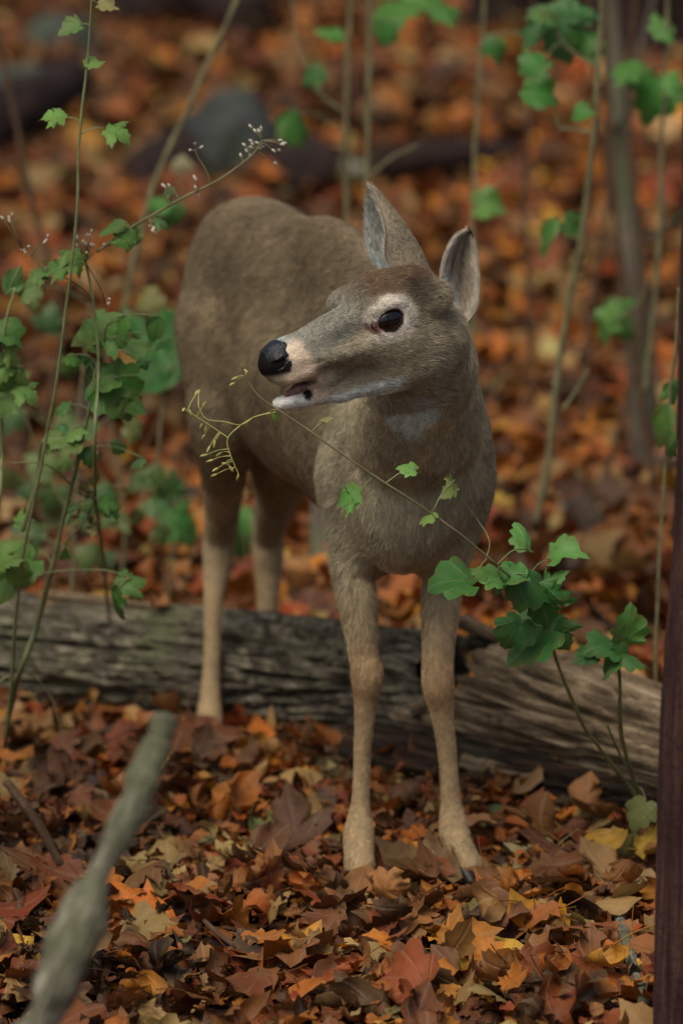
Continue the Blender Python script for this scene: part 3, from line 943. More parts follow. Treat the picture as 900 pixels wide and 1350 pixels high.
def head_local(V):
    return (V - HO) @ HR / HS


def deer_colours(V, N):
    """Fur colour by where on the animal it grows."""
    C = lambda *c: srgb(*c)[:3]
    n1 = fbm(V * 14, 4, 21); n2 = fbm(V * 60, 3, 22); n3 = fbm(V * 5, 3, 23)
    body = C(148, 131, 109); grey = C(188, 178, 158); tan = C(186, 160, 128); dark = C(104, 88, 72)
    red = C(168, 140, 112)
    z = V[:, 2]
    c = np.tile(body, (len(V), 1))
    def mixin(w, col):
        nonlocal c
        w = np.clip(w, 0, 1)[:, None]
        c = c * (1 - w) + np.asarray(col) * w
    mixin(sstep(.22, -.02, V[:, 1]) * 0.9, grey)                      # neck, breast and shoulders
    mixin(sstep(.74, .92, z) * sstep(.1, .4, V[:, 1]) * .45, dark)    # back
    mixin(sstep(.62, .48, z) * sstep(.1, .3, V[:, 1]) * .55, red)     # belly and flank
    mixin(sstep(.56, .34, z), C(178, 156, 128))
    mixin(sstep(.33, .20, z), tan)
    front = sstep(.5, .3, V[:, 1])
    for L in (LEG_A, LEG_B):
        k = P(*L[4]); d = np.linalg.norm((V - k) / [1, 1, 1.2], axis=1)
        mixin(sstep(.06, .02, d) * .5, C(172, 134, 96))
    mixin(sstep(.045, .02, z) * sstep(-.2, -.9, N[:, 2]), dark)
    c *= (1 + (.26 * n1 + .22 * n2 + .16 * n3) * (.35 + .65 * sstep(.3, .5, z)))[:, None] * np.array([.97, 1.0, .91])
    # throat patch
    t = P(546, 543, -.27); d = np.linalg.norm((V - t) / [1.0, 3.0, .95], axis=1)
    mixin(sstep(.050, .030, d + .012 * n2 + .01 * n1) * .95, C(224, 244, 245))
    # head
    q = head_local(V); x, y, zz = q.T
    inh = sstep(-.13, -.08, x) * (np.abs(y) < .12) * (np.abs(zz) < .16) * (V[:, 1] < -.2)
    face = C(158, 149, 126)
    mixin(inh * .9, face)
    mixin(inh * sstep(.02, .05, zz) * sstep(.07, .01, x), C(112, 92, 72))               # brown crown
    mixin(inh * sstep(.0, .05, x) * sstep(-.005, .012, zz + x * .18) * .75, C(140, 140, 130))   # grey bridge
    mixin(inh * sstep(.135, .16, x) * sstep(-.02, -.005, zz) * .7, C(170, 186, 182))     # pale top of the muzzle
    ey = np.array([.0, .055, .004])
    d = np.sqrt(((x - ey[0]) / 1.16) ** 2 + ((zz - ey[2]) / 1.0) ** 2) + .25 * np.abs(np.abs(y) - .05)
    ring = sstep(.0400, .032, d + .003 * n2)
    mixin(inh * ring * .92, C(226, 219, 204))
    mixin(inh * sstep(.0205, .0190, d), C(70, 52, 44))
    mixin(inh * sstep(.014, .006, np.hypot(x - .027, zz + .0)) * (np.abs(y) > .02) * .9, C(120, 78, 60))  # tear corner
    band = sstep(.124, .140, x + .012 * n1 - .2 * zz) * sstep(.178, .165, x)
    mixin(inh * band * sstep(.02, .008, zz) * .92, C(232, 214, 190))                     # pale band behind the nose
    mixin(inh * sstep(-.040, -.046, zz) * sstep(.09, .12, x), C(188, 172, 150))
    chin = sstep(-.060, -.067, zz - (x - .15) * .1) * sstep(.125, .138, x)
    mixin(inh * chin, C(210, 212, 204))
    jawline = sstep(-.080, -.090, zz) * sstep(-.02, .01, x) * sstep(.135, .11, x)
    mixin(inh * jawline * .85, C(222, 232, 230))
    spot = sstep(.0095, .0055, np.hypot((x - .137), (zz + .072) * .8))
    mixin(inh * spot * (np.abs(y) > .004), C(28, 22, 22))
    lipdark = sstep(.006, .003, np.abs(zz + .0545 + (x - .12) * .02)) * sstep(.118, .126, x) * sstep(.18, .16, x)
    mixin(inh * lipdark * .8, C(50, 38, 36))
    mouth = sstep(.006, .002, np.abs(zz + .0575)) * sstep(.138, .146, x) * (np.abs(y) < .03) * (np.abs(N @ hz) > .6)
    mixin(inh * mouth, C(150, 100, 96))
    mixin(inh * sstep(.158, .166, x) * sstep(-.030, -.022, zz), C(22, 20, 20))
    mixin(inh * sstep(.028, .012, np.sqrt((x + .058) ** 2 + (zz - .03) ** 2)) * (np.abs(y) > .03) * .75, C(66, 52, 42))
    mixin(inh * sstep(.03, .06, x) * sstep(-.012, -.022, zz) * sstep(-.04, -.03, zz) * sstep(.12, .1, x) * .35, C(100, 88, 74))
    c *= (1 + .10 * n1 + .10 * n2)[:, None]
    return np.concatenate([np.clip(c, .004, .9), np.ones((len(V), 1))], 1)


def make_fur(name, V, T, colours, count, length_fn, flow_fn, mat, parent, rad=.00026, weight=None, seed=1):
    rng = np.random.default_rng(seed)
    fn = np.cross(V[T[:, 1]] - V[T[:, 0]], V[T[:, 2]] - V[T[:, 0]])
    ar = np.linalg.norm(fn, axis=1) * .5
    cen = V[T].mean(1)
    w = ar * (1 if weight is None else weight(cen))
    cs = np.cumsum(w); t = np.searchsorted(cs, rng.random(count) * cs[-1]); t = np.minimum(t, len(T) - 1)
    a, b = rng.random(count), rng.random(count); s = a + b > 1; a[s], b[s] = 1 - a[s], 1 - b[s]
    tri = V[T[t]]
    root = tri[:, 0] + a[:, None] * (tri[:, 1] - tri[:, 0]) + b[:, None] * (tri[:, 2] - tri[:, 0])
    VN = vert_normals(V, T)
    nrm = VN[T[t, 0]] * (1 - a - b)[:, None] + VN[T[t, 1]] * a[:, None] + VN[T[t, 2]] * b[:, None]
    nrm /= np.linalg.norm(nrm, axis=1)[:, None] + 1e-9
    L = length_fn(root, nrm) * (.7 + .6 * rng.random(count))
    keep = L > .0012
    root, nrm, L, t = root[keep], nrm[keep], L[keep], t[keep]; n = len(root)
    fl = flow_fn(root, nrm)
    fl = fl + .35 * np.stack([vnoise(root * 22, 40), vnoise(root * 22, 41), vnoise(root * 22, 42)], 1) + .22 * rng.normal(size=(n, 3))
    fl -= nrm * (fl * nrm).sum(1)[:, None]; fl /= np.linalg.norm(fl, axis=1)[:, None] + 1e-9
    lift = .25 + .13 * rng.random(n)
    d0 = fl + nrm * (lift * 1.5)[:, None]; d0 /= np.linalg.norm(d0, axis=1)[:, None]
    d1 = fl + nrm * (lift * .45)[:, None]; d1 /= np.linalg.norm(d1, axis=1)[:, None]
    p0 = root - nrm * .0006
    p1 = p0 + d0 * (L * .5)[:, None]; p2 = p1 + d1 * (L * .5)[:, None]
    pts = np.stack([p0, p1, p2], 1).reshape(-1, 3).astype(np.float32)
    cv = bpy.data.hair_curves.new(name)
    cv.add_curves([3] * n)
    cv.position_data.foreach_set('vector', pts.ravel())
    ra = cv.attributes.get('radius') or cv.attributes.new('radius', 'FLOAT', 'POINT')
    ra.data.foreach_set('value', (np.tile([1, .8, .2], n) * rad).astype(np.float32))
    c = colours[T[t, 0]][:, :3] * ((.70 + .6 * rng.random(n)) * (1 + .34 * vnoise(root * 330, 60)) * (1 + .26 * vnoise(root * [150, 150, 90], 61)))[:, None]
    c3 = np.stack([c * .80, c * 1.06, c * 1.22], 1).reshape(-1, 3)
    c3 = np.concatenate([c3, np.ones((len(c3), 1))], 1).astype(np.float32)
    at = cv.attributes.new('col', 'FLOAT_COLOR', 'POINT'); at.data.foreach_set('color', c3.ravel())
    cv.materials.append(mat)
    o = link(name, cv, parent)
    o['kind'] = 'stuff'
    return o


t = NT('deer_hide')
t.l(t.n('ShaderNodeAttribute', attribute_name='col').outputs['Color'], t.b.inputs['Base Color'])
t.b.inputs['Roughness'].default_value = .8; t.b.inputs['Specular IOR Level'].default_value = .1
HIDE = t.m
t = NT('deer_hair')
t.l(t.n('ShaderNodeAttribute', attribute_name='col').outputs['Color'], t.b.inputs['Base Color'])
t.b.inputs['Roughness'].default_value = .65; t.b.inputs['Specular IOR Level'].default_value = .22
HAIR = t.m
t = NT('deer_eye')
t.b.inputs['Base Color'].default_value = (.006, .005, .005, 1); t.b.inputs['Roughness'].default_value = .06
t.b.inputs['Specular IOR Level'].default_value = .5
t.b.inputs['Coat Weight'].default_value = .35; t.b.inputs['Coat Roughness'].default_value = .03
EYE = t.m
t = NT('deer_lid')
t.b.inputs['Base Color'].default_value = (.018, .012, .010, 1); t.b.inputs['Roughness'].default_value = .45
LID = t.m
t = NT('deer_nose')
t.b.inputs['Base Color'].default_value = (.013, .016, .018, 1); t.b.inputs['Roughness'].default_value = .30
vo = t.n('ShaderNodeTexVoronoi'); vo.inputs['Scale'].default_value = 420; t.l(t.objco(), vo.inputs['Vector'])
t.bump(vo.outputs['Distance'], .5, .002)
NOSE = t.m
t = NT('deer_tongue')
t.l(t.ramp(t.noise(150, 3, t.objco()), [(.3, srgb(104, 74, 70)), (.7, srgb(160, 122, 114))]), t.b.inputs['Base Color'])
t.b.inputs['Roughness'].default_value = .35
TONGUE = t.m
t = NT('deer_hoof')
t.b.inputs['Base Color'].default_value = (.02, .016, .013, 1); t.b.inputs['Roughness'].default_value = .5
HOOF = t.m


def small_field(lo, hi, h, fn):
    f = Field(lo, hi, h); fn(f)
    return f.mesh()


def make_ear(rim1, spine_, rim2, seed, name, deer, dark_tip, pale_side):
    """A cupped ear: each cross-section curves from one rim over the back of the ear to the other rim."""
    nt, na = 34, 25
    A, S_, B_ = (spline([P(*q) for q in c], nt) for c in (rim1, spine_, rim2))
    s = np.linspace(0, 1, na)
    X = np.zeros((nt, na, 3)); M = (A + B_) / 2
    for i in range(nt):
        c = 2 * S_[i] - M[i]
        for j, u in enumerate(s):
            X[i, j] = (1 - u) ** 2 * A[i] + 2 * u * (1 - u) * c + u * u * B_[i]
    du = np.gradient(X, axis=1); dv = np.gradient(X, axis=0)
    nr = np.cross(du, dv); nr /= np.linalg.norm(nr, axis=2)[..., None] + 1e-9
    if ((X - M[:, None]) * nr).sum() < 0: nr = -nr
    th = (.0021 * (1 - np.abs(2 * s - 1) ** 6))[None, :, None] + .0004
    V = np.concatenate([(X + nr * th).reshape(-1, 3), (X - nr * th).reshape(-1, 3)])
    o1 = nt * na
    t_ = np.repeat(np.linspace(0, 1, nt), na); ss = np.tile(2 * s - 1, nt)
    K = lambda *c: srgb(*c)[:3]
    def mx(c, w, d): return c * (1 - w[:, None]) + d * w[:, None]
    out = np.tile(K(160, 148, 126), (o1, 1))
    out = mx(out, sstep(.6, 1, np.abs(ss)) * .5, K(178, 166, 146))
    streak = vnoise(np.stack([ss * 7, t_ * 3 - ss * ss * 2, ss * 0], 1), 5) * .5 + .5
    inn = mx(np.tile(K(196, 184, 164), (o1, 1)), streak, K(138, 126, 110))
    inn = mx(inn, sstep(.62, .97, np.abs(ss)) * .6, K(220, 212, 196))
    inn = mx(inn, sstep(.48, .15, t_) * sstep(.45, -.5, ss * pale_side), K(232, 240, 238))
    if pale_side < 0:
        inn = mx(inn, sstep(-.5, .2, ss) * sstep(.95, .7, t_) * .75, K(206, 214, 208))
    for w, a_ in ((sstep(.84, .93, t_) * sstep(-.75, .2, ss * 1.0) * dark_tip, 1),):
        out = mx(out, w, K(40, 34, 32)); inn = mx(inn, w, K(44, 38, 36))
    C_ = np.concatenate([np.concatenate([out, inn]), np.ones((2 * o1, 1))], 1)
    F0, F1, FR = [], [], []
    for i in range(nt - 1):
        for j in range(na - 1):
            a, b, c, d = i * na + j, i * na + j + 1, (i + 1) * na + j + 1, (i + 1) * na + j
            F0 += [(a, b, c), (a, c, d)]; F1 += [(o1 + a, o1 + c, o1 + b), (o1 + a, o1 + d, o1 + c)]
        for j in (0, na - 1):
            a, d = i * na + j, (i + 1) * na + j
            FR += [(a, o1 + a, o1 + d), (a, o1 + d, d)]
    for j in range(na - 1):
        a, b = (nt - 1) * na + j, (nt - 1) * na + j + 1
        FR += [(a, o1 + b, b), (a, o1 + a, o1 + b)]
    F0, F1, FR = np.array(F0), np.array(F1), np.array(FR)
    fn = np.cross(V[F0[:, 1]] - V[F0[:, 0]], V[F0[:, 2]] - V[F0[:, 0]])
    if (fn * nr.reshape(-1, 3)[F0[:, 0]]).sum() < 0: F0 = F0[:, ::-1]; F1 = F1[:, ::-1]
    o = child(name, tri_mesh(name, V, np.concatenate([F0, F1, FR]), HIDE, {'col': C_}), deer)
    ax = unit(S_[-1] - S_[0]); wd = unit(B_[nt // 2] - A[nt // 2]); mid = M[nt // 2]
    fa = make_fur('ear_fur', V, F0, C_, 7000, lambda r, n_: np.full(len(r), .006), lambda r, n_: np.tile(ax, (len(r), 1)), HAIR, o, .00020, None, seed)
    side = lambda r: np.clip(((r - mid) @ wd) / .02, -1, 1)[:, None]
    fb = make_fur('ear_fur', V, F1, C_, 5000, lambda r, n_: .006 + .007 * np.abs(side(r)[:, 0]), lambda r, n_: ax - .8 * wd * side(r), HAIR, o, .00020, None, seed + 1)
    for q in (fa, fb):
        q.matrix_parent_inverse = Matrix.Translation(-deer.location)
    return o


def build_deer(h=.0032, hairs=330000):
    base = P(480, 1145, 0.0)
    deer = empty('deer', (0, 0, 0), 'grey-brown doe standing over a fallen log with her head turned', 'deer')
    f = build_deer_field(h)
    V, T = f.mesh()
    # keep the surface a touch uneven like muscle under the coat
    N = vert_normals(V, T)
    V = V + N * (.0022 * fbm(V * 16, 3, 31))[:, None] * sstep(.25, .5, V[:, 2])[:, None]
    N = vert_normals(V, T)
    C_ = deer_colours(V, N)
    body = child('body', tri_mesh('body', V, T, HIDE, {'col': C_}), deer)

    def length(r, n):
        L = np.full(len(r), .0125)
        L = L + .003 * sstep(.2, 0, r[:, 1])
        L = L * (1 - .62 * sstep(.46, .3, r[:, 2]))
        q = head_local(r)
        inh = (q[:, 0] > -.11) & (np.abs(q[:, 1]) < .1) & (np.abs(q[:, 2]) < .14) & (r[:, 1] < -.2)
        m = sstep(-.11, -.02, q[:, 0]) * inh
        L = L * (1 - .62 * m)
        L = np.where(inh, L * (1 - .45 * sstep(.08, .17, q[:, 0])), L)
        ed = np.sqrt((q[:, 0] / 1.1) ** 2 + (q[:, 2] - .004) ** 2)
        L = np.where(inh & (ed < .0235) & (np.abs(q[:, 1]) > .03), 0, L)
        L = np.where(inh & (q[:, 0] > .168) & (q[:, 2] > -.042), 0, L)
        L = np.where(inh & (q[:, 0] > .130) & (np.abs(q[:, 2] + .0575) < .008), 0, L)
        return L

    def flow(r, n):
        back = np.tile(BD * .8 + np.array([0, 0, -.75]), (len(r), 1))
        leg = sstep(.5, .38, r[:, 2])[:, None]
        fl = back * (1 - leg) + np.array([0, .1, -1.0]) * leg
        q = head_local(r)
        inh = (sstep(-.14, -.06, q[:, 0]) * (np.abs(q[:, 2]) < .16) * (r[:, 1] < -.2))[:, None]
        hd = -hx * 1.0 - hz * .25
        neck = sstep(.0, -.15, r[:, 1])[:, None] * (1 - inh)
        fl = fl * (1 - neck) + np.array([-.05, .35, -.9]) * neck
        return fl * (1 - inh) + hd * inh

    weight = lambda c: 1 + 1.6 * sstep(-.12, -.25, c[:, 1]) * (c[:, 2] > .6) + .8 * sstep(.45, .3, c[:, 2])
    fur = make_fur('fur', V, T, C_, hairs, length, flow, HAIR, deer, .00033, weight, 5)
    # eyes
    for s in (1, -1):
        c = H(.001, s * .0475, .004)
        u, v = np.meshgrid(np.linspace(0, 2 * math.pi, 33)[:-1], np.linspace(0.001, math.pi - .001, 17))
        sp = np.stack([np.sin(v) * np.cos(u), np.cos(v), np.sin(v) * np.sin(u)], -1).reshape(-1, 3) * [.0232, .0135, .0172]
        VV = c + sp @ HR.T
        F = []
        for i in range(16):
            for j in range(32):
                k = (j + 1) % 32
                F += [(i * 32 + j, i * 32 + k, (i + 1) * 32 + k), (i * 32 + j, (i + 1) * 32 + k, (i + 1) * 32 + j)]
        eye = child('eye', tri_mesh('eye', VV, F, EYE), deer)
        ph = np.linspace(0, 2 * math.pi, 41)
        ring = []
        for a in ph:
            xx = .0222 * math.cos(a) * (1.0 + (.22 if math.cos(a) > 0 else .06) * abs(math.cos(a)) ** 3)
            ring.append(H(.002 + xx, s * (.0545 - 1.45 * abs(xx) ** 1.5 * .9), .004 + (.0158) * math.sin(a) * (1 if math.sin(a) > 0 else .92)))
        lv, lf = tube(ring, np.full(41, .0024), 8, 0, 0, False)
        lash = []
        for k in range(15):
            a = math.radians(35 + 110 * k / 14); i = int(round(a / (2 * math.pi) * 40))
            p0 = ring[i]; d = unit(hy * s * .8 + hz * .55 + hx * (.9 * math.cos(a)) )
            lash.append(tube(spline([p0, p0 + d * .005 + hz * .0005, p0 + d * .009 + hz * .0028], 5), np.linspace(.00042, .00012, 5), 4))
        la = child('eyelashes', tri_mesh('eyelashes', *merge(lash), LID), eye); la['kind'] = 'stuff'
        la.matrix_parent_inverse = Matrix.Translation(-deer.location)
        lid = child('eyelid', tri_mesh('eyelid', lv, lf, LID), eye)
        lid.matrix_parent_inverse = Matrix.Translation(-deer.location)
    # nose
    def nf(f):
        E = lambda x, y, z, a, b, c, k=.006, cut=False: f.ell(H(x, y, z), (a, b, c), HR, k, cut)
        E(.170, 0, -.009, .0215, .0275, .0210)
        E(.160, 0, .008, .020, .022, .0105)
        E(.172, 0, -.027, .013, .011, .013)
        for s in (-1, 1):
            E(.168, s * .0185, -.008, .0160, .0125, .0170)
            E(.158, s * .021, -.014, .013, .0095, .0150)
            E(.181, s * .0262, -.010, .0120, .0085, .0062, .003, True)
            E(.169, s * .0310, -.005, .0095, .0055, .0034, .003, True)
    c = H(.177, 0, -.003)
    nv, nt_ = small_field(c - .06, c + .06, .0013, nf)
    child('nose', tri_mesh('nose', nv, nt_, NOSE), deer)

    def tf(f):
        f.cone(H(.085, 0, -.062), H(.145, .0, -.0625), .011, .0080, .006)
        f.cone(H(.145, .0, -.0625), H(.163, .002, -.0640), .0080, .006, .006)
    c = H(.13, 0, -.053)
    tv, tt = small_field(c - .07, c + .07, .0015, tf)
    child('tongue', tri_mesh('tongue', tv, tt, TONGUE), deer)
    # ears
    make_ear([(592, 418, -.30), (580, 388, -.305), (582, 348, -.30), (596, 314, -.285), (614, 302, -.262)],
             [(606, 422, -.270), (604, 390, -.252), (606, 352, -.246), (612, 320, -.250), (617, 303, -.258)],
             [(612, 430, -.285), (629, 404, -.285), (631, 368, -.275), (628, 328, -.262), (619, 304, -.258)], 71, 'ear', deer, 1.0, 1)
    make_ear([(520, 360, -.275), (507, 338, -.272), (507, 302, -.262), (499, 272, -.245), (488, 243, -.225)],
             [(568, 364, -.225), (551, 328, -.222), (530, 296, -.220), (508, 266, -.220), (490, 244, -.222)],
             [(508, 366, -.195), (488, 343, -.19), (481, 308, -.19), (482, 272, -.20), (486, 243, -.22)], 75, 'ear', deer, 0.0, -1)
    # hooves: two toes each
    for L, yaw in ((LEG_A, 0.05), (LEG_B, .45), (LEG_C, -.1), (LEG_D, 0.)):
        p = P(*L[-1]); p[2] = max(p[2], .0)
        p = P(*L[-1])
        d = np.array([math.sin(yaw), -math.cos(yaw), 0]); s_ = np.array([math.cos(yaw), math.sin(yaw), 0])
        for s in (-1, 1):
            def hf(f, s=s):
                a = p + s_ * (s * .010) + [0, 0, -.002]; b = a + d * .034 + [0, 0, -.018]
                f.cone(a, b, .0135, .006, .004)
                f.cone(a + [0, 0, -.016], b, .013, .005, .004)
            hv, ht = small_field(p - [.08, .08, .06], p + [.08, .08, .04], .0025, hf)
            child('hoof', tri_mesh('hoof', hv, ht, HOOF), deer)
    return deer


DEER = build_deer()
# ------------------------------------------------------------------ green plants
GREEN = leaf_material('green_leaf', 'object', .30, .5, .30, .35)
t = NT('green_stem')
t.l(t.ramp(t.noise(30, 3, t.objco()), [(.3, srgb(92, 104, 62)), (.7, srgb(140, 146, 98))]), t.b.inputs['Base Color']); t.b.inputs['Roughness'].default_value = .6
STEM = t.m
t = NT('pale_stem')
t.l(t.ramp(t.noise(30, 3, t.objco()), [(.3, srgb(98, 96, 66)), (.7, srgb(140, 134, 96))]), t.b.inputs['Base Color']); t.b.inputs['Roughness'].default_value = .7
PALESTEM = t.m
t = NT('bud')
t.l(t.ramp(t.noise(60, 2, t.objco()), [(.3, srgb(148, 152, 80)), (.7, srgb(188, 186, 110))]), t.b.inputs['Base Color']); t.b.inputs['Roughness'].default_value = .6
BUD = t.m
t = NT('white_flower')
t.b.inputs['Base Color'].default_value = tuple(srgb(196, 192, 170)); t.b.inputs['Roughness'].default_value = .7
FLOWER = t.m
pr = np.random.default_rng(17)
GL = []
for i in range(10):
    k = [0, 3, 3, 3, 0, 2, 3, 0, 3, 3][i]
    q, F, luv = leaf_shape(k, 4, (pr.normal(.1, .25), pr.normal(-.15, .2), pr.normal(.25, .15), pr.normal(0, .2), pr.normal(-.5, .5), pr.normal(-.9, .4)), pr, False, .15, .06)
    GL.append(tri_mesh('leaf', q, F, GREEN, {'luv': luv}))
DRY = leaf_shape(2, 4, (.3, .2, .5, .2, 4.5, 2.5), pr, False, .2, .12)
DRYME = tri_mesh('leaf', DRY[0], DRY[1], GREEN, {'luv': DRY[2]})
GREENS = [(70, 122, 62), (58, 108, 62), (82, 130, 68), (64, 116, 76), (92, 132, 80)]


def stem(parent, pts, r0, r1, mat=None, name='stem', n=None):
    path = spline([P(*p) if len(p) == 3 and abs(p[0]) > 5 else p for p in pts], n or (8 * len(pts)))
    path = path + np.stack([vnoise(path * 16, 4), vnoise(path * 16, 5), 0 * path[:, 0]], 1) * min(r0, .004) * .7
    v, f = tube(path, np.linspace(r0, r1, len(path)) * (1 + .18 * vnoise(path * 30, 6)), 7, .1, 3)
    child(name, tri_mesh(name, v, f, mat or STEM), parent)
    return path


def leaf(parent, px_, py_, Y, size_px, paths, heading=None, col=None, shape=None, tiltup=None, mesh=None, pet=True, face=.5):
    """A stalked leaf whose blade is centred near (px, py, Y); heading is the picture angle of its tip, 0 right, 90 up."""
    c = P(px_, py_, Y)
    ppm = 675 / TANV / ((c - CAM) @ FWD)
    s = size_px / ppm * (.82 + .12 * pr.random())
    near = None
    if paths:
        allp = np.concatenate(paths); near = allp[np.argmin(np.linalg.norm((allp - c) * [1, .5, 1.3], axis=1))]
    if heading is None:
        d = c - near if near is not None else pr.normal(size=3)
        d = d + pr.normal(size=3) * .25 * np.linalg.norm(d); d[2] -= .3 * np.linalg.norm(d)
    else:
        a = math.radians(heading); d = np.array([math.cos(a), pr.normal(0, .25), math.sin(a)])
    d = unit(d)
    nrm = np.array([pr.normal(0, .35), -face + pr.normal(0, .15), .8])
    nrm = unit(nrm - d * (nrm @ d)); sx = np.cross(d, nrm)
    Rm = np.stack([sx, d, nrm], 1)
    base = c - d * s * .45
    o = link('leaf', mesh or (GL[int(pr.integers(0, len(GL)))] if shape is None else GL[shape]), parent)
    M = Matrix([list(Rm[i] * s) for i in range(3)]).to_4x4(); M.translation = Vector(base)
    o.matrix_parent_inverse = Matrix.Translation(-parent.location)
    o.matrix_basis = M
    g = srgb(*(col or GREENS[int(pr.integers(0, len(GREENS)))]))[:3] * (.8 + .5 * pr.random()) * np.array([1.3 + .45 * pr.random(), 1.2, .82])
    o.color = (*g, 1)
    if near is not None and pet and np.linalg.norm(near - base) > .004:
        mid = (near + base) / 2 + [0, 0, .12 * np.linalg.norm(near - base)]
        v, f = tube(spline([near, mid, base], 8), np.linspace(.0013, .0009, 8), 5)
        child('leaf_stalk', tri_mesh('leaf_stalk', v, f, STEM), parent)


def bud(parent, a, b, r, mat, name='bud'):
    a, b = np.asarray(a), np.asarray(b)
    path = a + (b - a) * np.linspace(0, 1, 7)[:, None]
    v, f = tube(path, r * np.array([.35, .8, 1, 1, .9, .6, .2]), 7)
    child(name, tri_mesh(name, v, f, mat), parent)


def plant(px_, py_, Y, label, name='plant', cat='plant', group=None):
    return empty(name, P(px_, py_, Y), label, cat, group)


# --- the leafy plant by the log whose long shoot hangs before the doe's chest
b0 = on_ground(852, 1092)
pl = empty('leafy_plant', b0, 'green lobed leafy plant by the log with long budding shoot crossing the deer', 'plant')
sA = stem(pl, [b0, P(838, 1040, .10), P(822, 985, .0), P(817, 930, -.08), P(815, 870, -.12)], .0042, .0028)
sB = stem(pl, [P(849, 1065, .12), P(800, 1000, .0), P(760, 940, -.12), P(738, 880, -.2), P(715, 820, -.28), P(690, 775, -.33), P(655, 745, -.38)], .0035, .0022)
sC = stem(pl, [P(655, 745, -.38), P(610, 708, -.42), P(555, 668, -.45), P(500, 632, -.47), P(450, 598, -.48), P(410, 570, -.49), P(365, 540, -.49), P(338, 520, -.49), P(322, 496, -.49)], .0022, .0011, PALESTEM, n=60)
sD = stem(pl, [P(800, 955, -.05), P(812, 985, .0), P(825, 1010, .02)], .0018, .0022)
sE = stem(pl, [P(363, 543, -.49), P(335, 550, -.49), P(312, 565, -.5), P(300, 580, -.5), P(304, 600, -.5), P(314, 624, -.5)], .0013, .0008, BUD)
sF = stem(pl, [P(302, 578, -.5), P(288, 568, -.5), P(270, 556, -.5), P(245, 540, -.5)], .0010, .0007, BUD)
sG = stem(pl, [P(335, 549, -.49), P(318, 560, -.52), P(296, 556, -.53), P(272, 552, -.53), P(262, 535, -.53)], .0009, .0007, BUD)
for (x_, y_) in [(258, 521), (243, 539), (252, 547), (262, 518), (268, 536), (271, 600), (279, 607), (286, 618), (276, 590), (283, 583), (269, 575), (272, 563), (266, 560), (314, 628), (306, 620), (297, 611), (290, 598), (284, 626), (309, 505), (325, 490), (320, 486), (312, 498), (300, 612)]:
    c = P(x_, y_, -.5 + pr.normal(0, .008)); allp = np.concatenate([sE, sF, sG, sC[-12:]])
    nr_ = allp[np.argmin(np.linalg.norm(allp - c, axis=1))]
    d = unit(c - nr_ + pr.normal(size=3) * .004)
    v, f = tube(spline([nr_, (nr_ + c) / 2 + [0, 0, .002], c], 6), np.linspace(.0008, .0006, 6), 5)
    child('stalk', tri_mesh('stalk', v, f, BUD), pl)
    bud(pl, c - d * .003, c + d * .009, .0021, BUD)
st_f = stem(pl, [P(640, 738, -.39), P(645, 715, -.36), P(632, 690, -.33), P(600, 650, -.36)], .0011, .0008)
ps = [sC]
leaf(pl, 456, 655, -.46, 50, [st_f, sC], 195, (72, 128, 66), 0, face=.9)
leaf(pl, 535, 616, -.46, 36, ps, 170, (88, 140, 84), 1)
leaf(pl, 594, 646, -.40, 48, ps, 250, (112, 146, 96), 4, face=.2)
leaf(pl, 560, 682, -.45, 36, ps, 190, (104, 150, 90), 3)
leaf(pl, 430, 553, -.49, 22, ps, 180, (140, 150, 120), 5)
leaf(pl, 362, 548, -.49, 22, ps, 300, (100, 140, 70), 5)
for (x_, y_, sp_, hd, Y_, c_) in [(590, 764, 88, 178, -.40, (62, 122, 66)), (690, 704, 60, 110, -.30, (84, 142, 84)), (748, 730, 70, 20, -.26, (78, 138, 82)), (668, 766, 70, 200, -.36, (58, 118, 66)),
                              (705, 772, 90, 330, -.34, (52, 112, 62)), (715, 800, 86, 280, -.32, (48, 104, 60)), (700, 850, 92, 215, -.28, (54, 112, 66)), (738, 842, 70, 300, -.26, (60, 118, 68)), (640, 755, 60, 160, -.38, (70, 126, 70)), (675, 838, 60, 235, -.3, (60, 116, 66)), (728, 765, 60, 60, -.28, (66, 124, 70))]:
    leaf(pl, x_, y_, Y_, sp_, [sB, sC[:12]], hd, c_)
for (x_, y_, sp_, hd, c_) in [(828, 822, 62, 80, (68, 124, 70)), (792, 852, 64, 170, (60, 116, 66)), (838, 868, 60, 340, (56, 112, 64)), (800, 880, 54, 220, (64, 120, 70)), (820, 850, 52, 100, (74, 128, 76)), (770, 868, 46, 190, (58, 112, 66)), (840, 1075, 56, 240, (92, 112, 74)), (832, 1120, 60, 260, (132, 136, 96))]:
    leaf(pl, x_, y_, -.12 if y_ < 1000 else .02, sp_, [sA], hd, c_)

# --- tall thin stem with paired leaves
pl = plant(30, 760, -.05, 'tall thin green stem with paired small leaves rising past the deer', 'stemmed_plant')
s1 = stem(pl, [(8, 985, .3), (30, 740, .12), (58, 600, .06), (84, 440, .02), (98, 310, .0), (108, 160, .0), (122, 0, .0), (130, -120, .0)], .0030, .0017)
for (x_, y_, sp_, hd, c_) in [(68, 152, 48, 170, (92, 142, 82)), (158, 176, 52, 340, (88, 140, 80)), (127, 84, 34, 20, (88, 132, 80)), (92, 38, 40, 200, (84, 122, 76)), (143, 8, 34, 350, (128, 134, 100))]:
    leaf(pl, x_, y_, .0, sp_, [s1], hd, c_, 0 if sp_ > 45 else 2)

